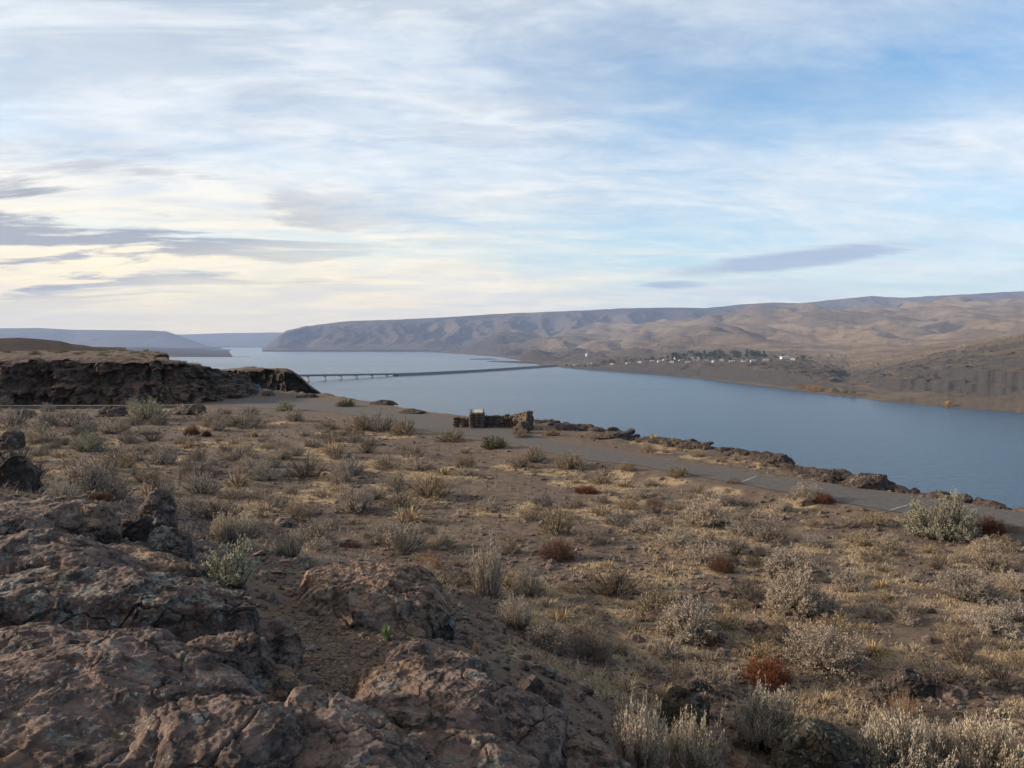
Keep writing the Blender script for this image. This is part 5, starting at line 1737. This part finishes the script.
# ------------------------------------------------------------------ loose stones one can count
SM = [rock_mesh('stone', (1, .8, .55), 700 + i, 4, MAT[('rock', 'rock_dark', 'rock', 'rock_sandy')[i % 4]], 2.6, 8, .4, .3, 1.2) for i in range(8)]
cnt = 0
proto_s = {}
for tries in range(6000):
    if cnt >= 210:
        break
    px = random.uniform(0, 1030); py = 440 + random.random() ** 0.8 * 330
    p = hit(px, py)
    if p[1] > 40 or p[1] < 6.5 or path_dist(p[:1], p[1:2])[0] < .3 or edge_dist(p[:1], p[1:2])[0] > -.5:
        continue
    talus = 400 < px < 780 and py > 620
    if random.random() > (1.0 if talus else 0.30):
        continue
    s_ = random.uniform(.05, .20) * (1.15 if talus else 1.0)
    k = random.randrange(8)
    if k in proto_s:
        o = proto_s[k].copy(); C.objects.link(o)
    else:
        o = bpy.data.objects.new('stone', SM[k]); C.objects.link(o); proto_s[k] = o
    reg = 'rubble below the outcrop tip' if talus else 'left slope' if px < 400 else 'right slope'
    tag(o, f'loose brown stone lying among others on the {reg}', 'stone', f'loose stones on the {reg}')
    o.location = (p[0], p[1], p[2] + s_ * .1)
    o.rotation_euler = (random.uniform(-.3, .3), random.uniform(-.3, .3), random.uniform(0, 6.28))
    o.scale = (s_ * random.uniform(.8, 1.5), s_, s_ * random.uniform(.6, 1.1))
    cnt += 1

# ------------------------------------------------------------------ dry grass and gravel that nobody could count
def scatter_xy(n, ymin, ymax, pw):
    u = RNG.uniform(-0.72, 0.72, n); y = ymin * (ymax / ymin) ** (RNG.uniform(0, 1, n) ** pw)
    return u * y, y


from_straw = (V0 := np.stack([GX.ravel(), GY.ravel()], 1))
ir = lambda x, y: (np.clip(np.searchsorted(rs, np.hypot(x, y)), 0, len(rs) - 1), np.clip(np.searchsorted(azs[:len(az_in)], np.arctan2(x, y)), 0, len(az_in) - 1))
x, y = scatter_xy(42000, 6.0, 48, 0.9)
ri, ai = ir(x, y)
sv = straw[ri, ai]
keep = (RNG.uniform(0, 1, len(x)) < np.clip((sv - .30) * 1.7, 0.008, .95)) & (path_dist(x, y) > 0.05) & (edge_dist(x, y) < -0.2)
x, y = x[keep], y[keep]
if len(x) > 13000:
    x, y = x[:13000], y[:13000]
z = ground_z(x, y)
okk = ~((z > 0.6) & (y < 10)); x, y, z = x[okk], y[okk], z[okk]
n = len(x)
bl = 16
i = np.repeat(np.arange(n), bl)
a = RNG.uniform(0, 2 * math.pi, n * bl); ti = np.radians(RNG.uniform(20, 88, n * bl))
L = RNG.uniform(.03, .105, n * bl)
b0 = np.stack([x[i] + RNG.normal(0, .045, n * bl), y[i] + RNG.normal(0, .045, n * bl), z[i] - .005], 1)
d = np.stack([np.cos(a) * np.sin(ti), np.sin(a) * np.sin(ti), np.cos(ti)], 1)
p2 = b0 + d * L[:, None]; p2[:, 2] = np.maximum(p2[:, 2], b0[:, 2] + .012)
p1 = (b0 + p2) / 2 + [0, 0, .012]
wd_ = (0.0012 + 0.00016 * y[i])[:, None]
s_ = np.stack([-np.sin(a), np.cos(a), 0 * a], 1) * wd_ + RNG.normal(size=(n * bl, 3)) * wd_ * .3
Vv = np.stack([b0 - s_, b0 + s_, p1 + s_, p1 - s_, p2], 1).reshape(-1, 3)
k = np.arange(n * bl)[:, None] * 5
link('dry_grass', mesh_np('dry_grass', Vv, [np.concatenate([k, k + 1, k + 2, k + 3], 1), np.concatenate([k + 3, k + 2, k + 4], 1)], [MAT['straw']], smooth=False), kind='stuff')

def litter(name, count, mat, lo, hi, wk, flatness, dens_seed):
    x, y = scatter_xy(count, 6.0, 55, 0.85)
    dn = np.clip(0.55 + 1.3 * fbm(x * .35, y * .35, 0, 3, dens_seed), .05, 1) * np.where(x / y < -.05, 1.0, .65)
    kp = (RNG.uniform(0, 1, len(x)) < dn) & (path_dist(x, y) > 0.15) & (edge_dist(x, y) < -0.2)
    x, y = x[kp], y[kp]; z = ground_z(x, y)
    kp = ~((z > 0.6) & (y < 10)); x, y, z = x[kp], y[kp], z[kp]
    n = len(x); b_ = 12
    i = np.repeat(np.arange(n), b_)
    a = RNG.uniform(0, 2 * math.pi, n * b_); ti = np.radians(RNG.uniform(flatness, 88, n * b_))
    L = RNG.uniform(lo, hi, n * b_) * (0.7 + 0.6 * RNG.uniform(0, 1, n))[i]
    b0 = np.stack([x[i] + RNG.normal(0, .06, n * b_), y[i] + RNG.normal(0, .06, n * b_), z[i] - .005], 1)
    d = np.stack([np.cos(a) * np.sin(ti), np.sin(a) * np.sin(ti), np.cos(ti)], 1)
    p2 = b0 + d * L[:, None]; p2[:, 2] = np.maximum(p2[:, 2], b0[:, 2] + .012)
    w_ = (0.0014 + wk * y[i])[:, None]
    s_ = np.stack([-np.sin(a), np.cos(a), 0 * a], 1) * w_ + RNG.normal(size=(n * b_, 3)) * w_ * .4
    Vv = np.stack([b0 - s_, b0 + s_, p2 + s_ * .5, p2 - s_ * .5], 1).reshape(-1, 3)
    link(name, mesh_np(name, Vv, np.arange(n * b_ * 4).reshape(-1, 4), [MAT[mat]], smooth=False), kind='stuff')


litter('low_scrub', 5500, 'sage_dark', .04, .14, .00014, 15, 640)
litter('dead_twigs', 6000, 'twig', .05, .18, .00012, 30, 650)

iv2, if2 = ico(1)
x, y = scatter_xy(60000, 4.6, 42, 1.0)
dn = 0.35 + 1.2 * sstep(gnoise(x * .25, y * .25, 0, 620), -.1, .4)
keep = (RNG.uniform(0, 1, len(x)) < dn * .55) & (path_dist(x, y) > 0.0) & (edge_dist(x, y) < -.1)
x, y = x[keep], y[keep]; z = ground_z(x, y)
n = len(x)
sz = (RNG.lognormal(-3.9, .6, n) * (0.75 + y * .03)).clip(.008, .10)
pv = iv2[None] * (1 + RNG.uniform(-.28, .28, (n, len(iv2), 1))) * (sz[:, None] * RNG.uniform(.6, 1.3, (n, 3)) * [1, 1, .6])[:, None, :]
an = RNG.uniform(0, 6.28, n); ca, sa = np.cos(an)[:, None], np.sin(an)[:, None]
pv = np.stack([pv[..., 0] * ca - pv[..., 1] * sa, pv[..., 0] * sa + pv[..., 1] * ca, pv[..., 2]], -1) + np.stack([x, y, z + sz * .15], 1)[:, None, :]
fc = (if2[None] + (np.arange(n) * len(iv2))[:, None, None]).reshape(-1, 3)
link('gravel', mesh_np('gravel', pv.reshape(-1, 3), fc, [MAT['rock']], smooth=False), kind='stuff')

# fine brown gravel in the hollow between the rocks
hx = [hit(*q_) for q_ in ((325, 668), (335, 640), (318, 690), (350, 625), (310, 705))]
n = 6500
hk = RNG.integers(0, 5, n)
x = np.array([hx[i][0] for i in hk]) + RNG.normal(0, .26, n); y = np.array([hx[i][1] for i in hk]) + RNG.normal(0, .30, n)
z = ground_z(x, y)
sz = RNG.lognormal(-4.5, .45, n).clip(.005, .03)
pv = iv2[None] * (1 + RNG.uniform(-.28, .28, (n, len(iv2), 1))) * (sz[:, None] * RNG.uniform(.6, 1.3, (n, 3)) * [1, 1, .6])[:, None, :] + np.stack([x, y, z + sz * .15], 1)[:, None, :]
fc = (if2[None] + (np.arange(n) * len(iv2))[:, None, None]).reshape(-1, 3)
link('fine_gravel', mesh_np('fine_gravel', pv.reshape(-1, 3), fc, [mat_plain('brown_gravel', (0.085, 0.055, 0.036), (0.20, 0.135, 0.088), 40.0, 0.95, 0)], smooth=False), kind='stuff')

# ------------------------------------------------------------------ the air
bm = bmesh.new()
ZB, ZT, RB = WATER - 8.0, 660.0, 17500.0
box_bm(bm, 0, 1500, (ZB + ZT) / 2, RB * 2, RB * 2, ZT - ZB)
hm = bpy.data.materials.new('haze_air'); hm.use_nodes = True
ht = NT(hm.node_tree)
ho = ht.n('ShaderNodeOutputMaterial')
hv = ht.n('ShaderNodeVolumePrincipled')
hv.inputs['Color'].default_value = (0.50, 0.66, 1.0, 1)
hv.inputs['Density'].default_value = HAZE_DENSITY
hv.inputs['Anisotropy'].default_value = 0.0
hm.node_tree.links.new(hv.outputs[0], ho.inputs['Volume'])
bm_obj('haze', bm, hm, kind='stuff')
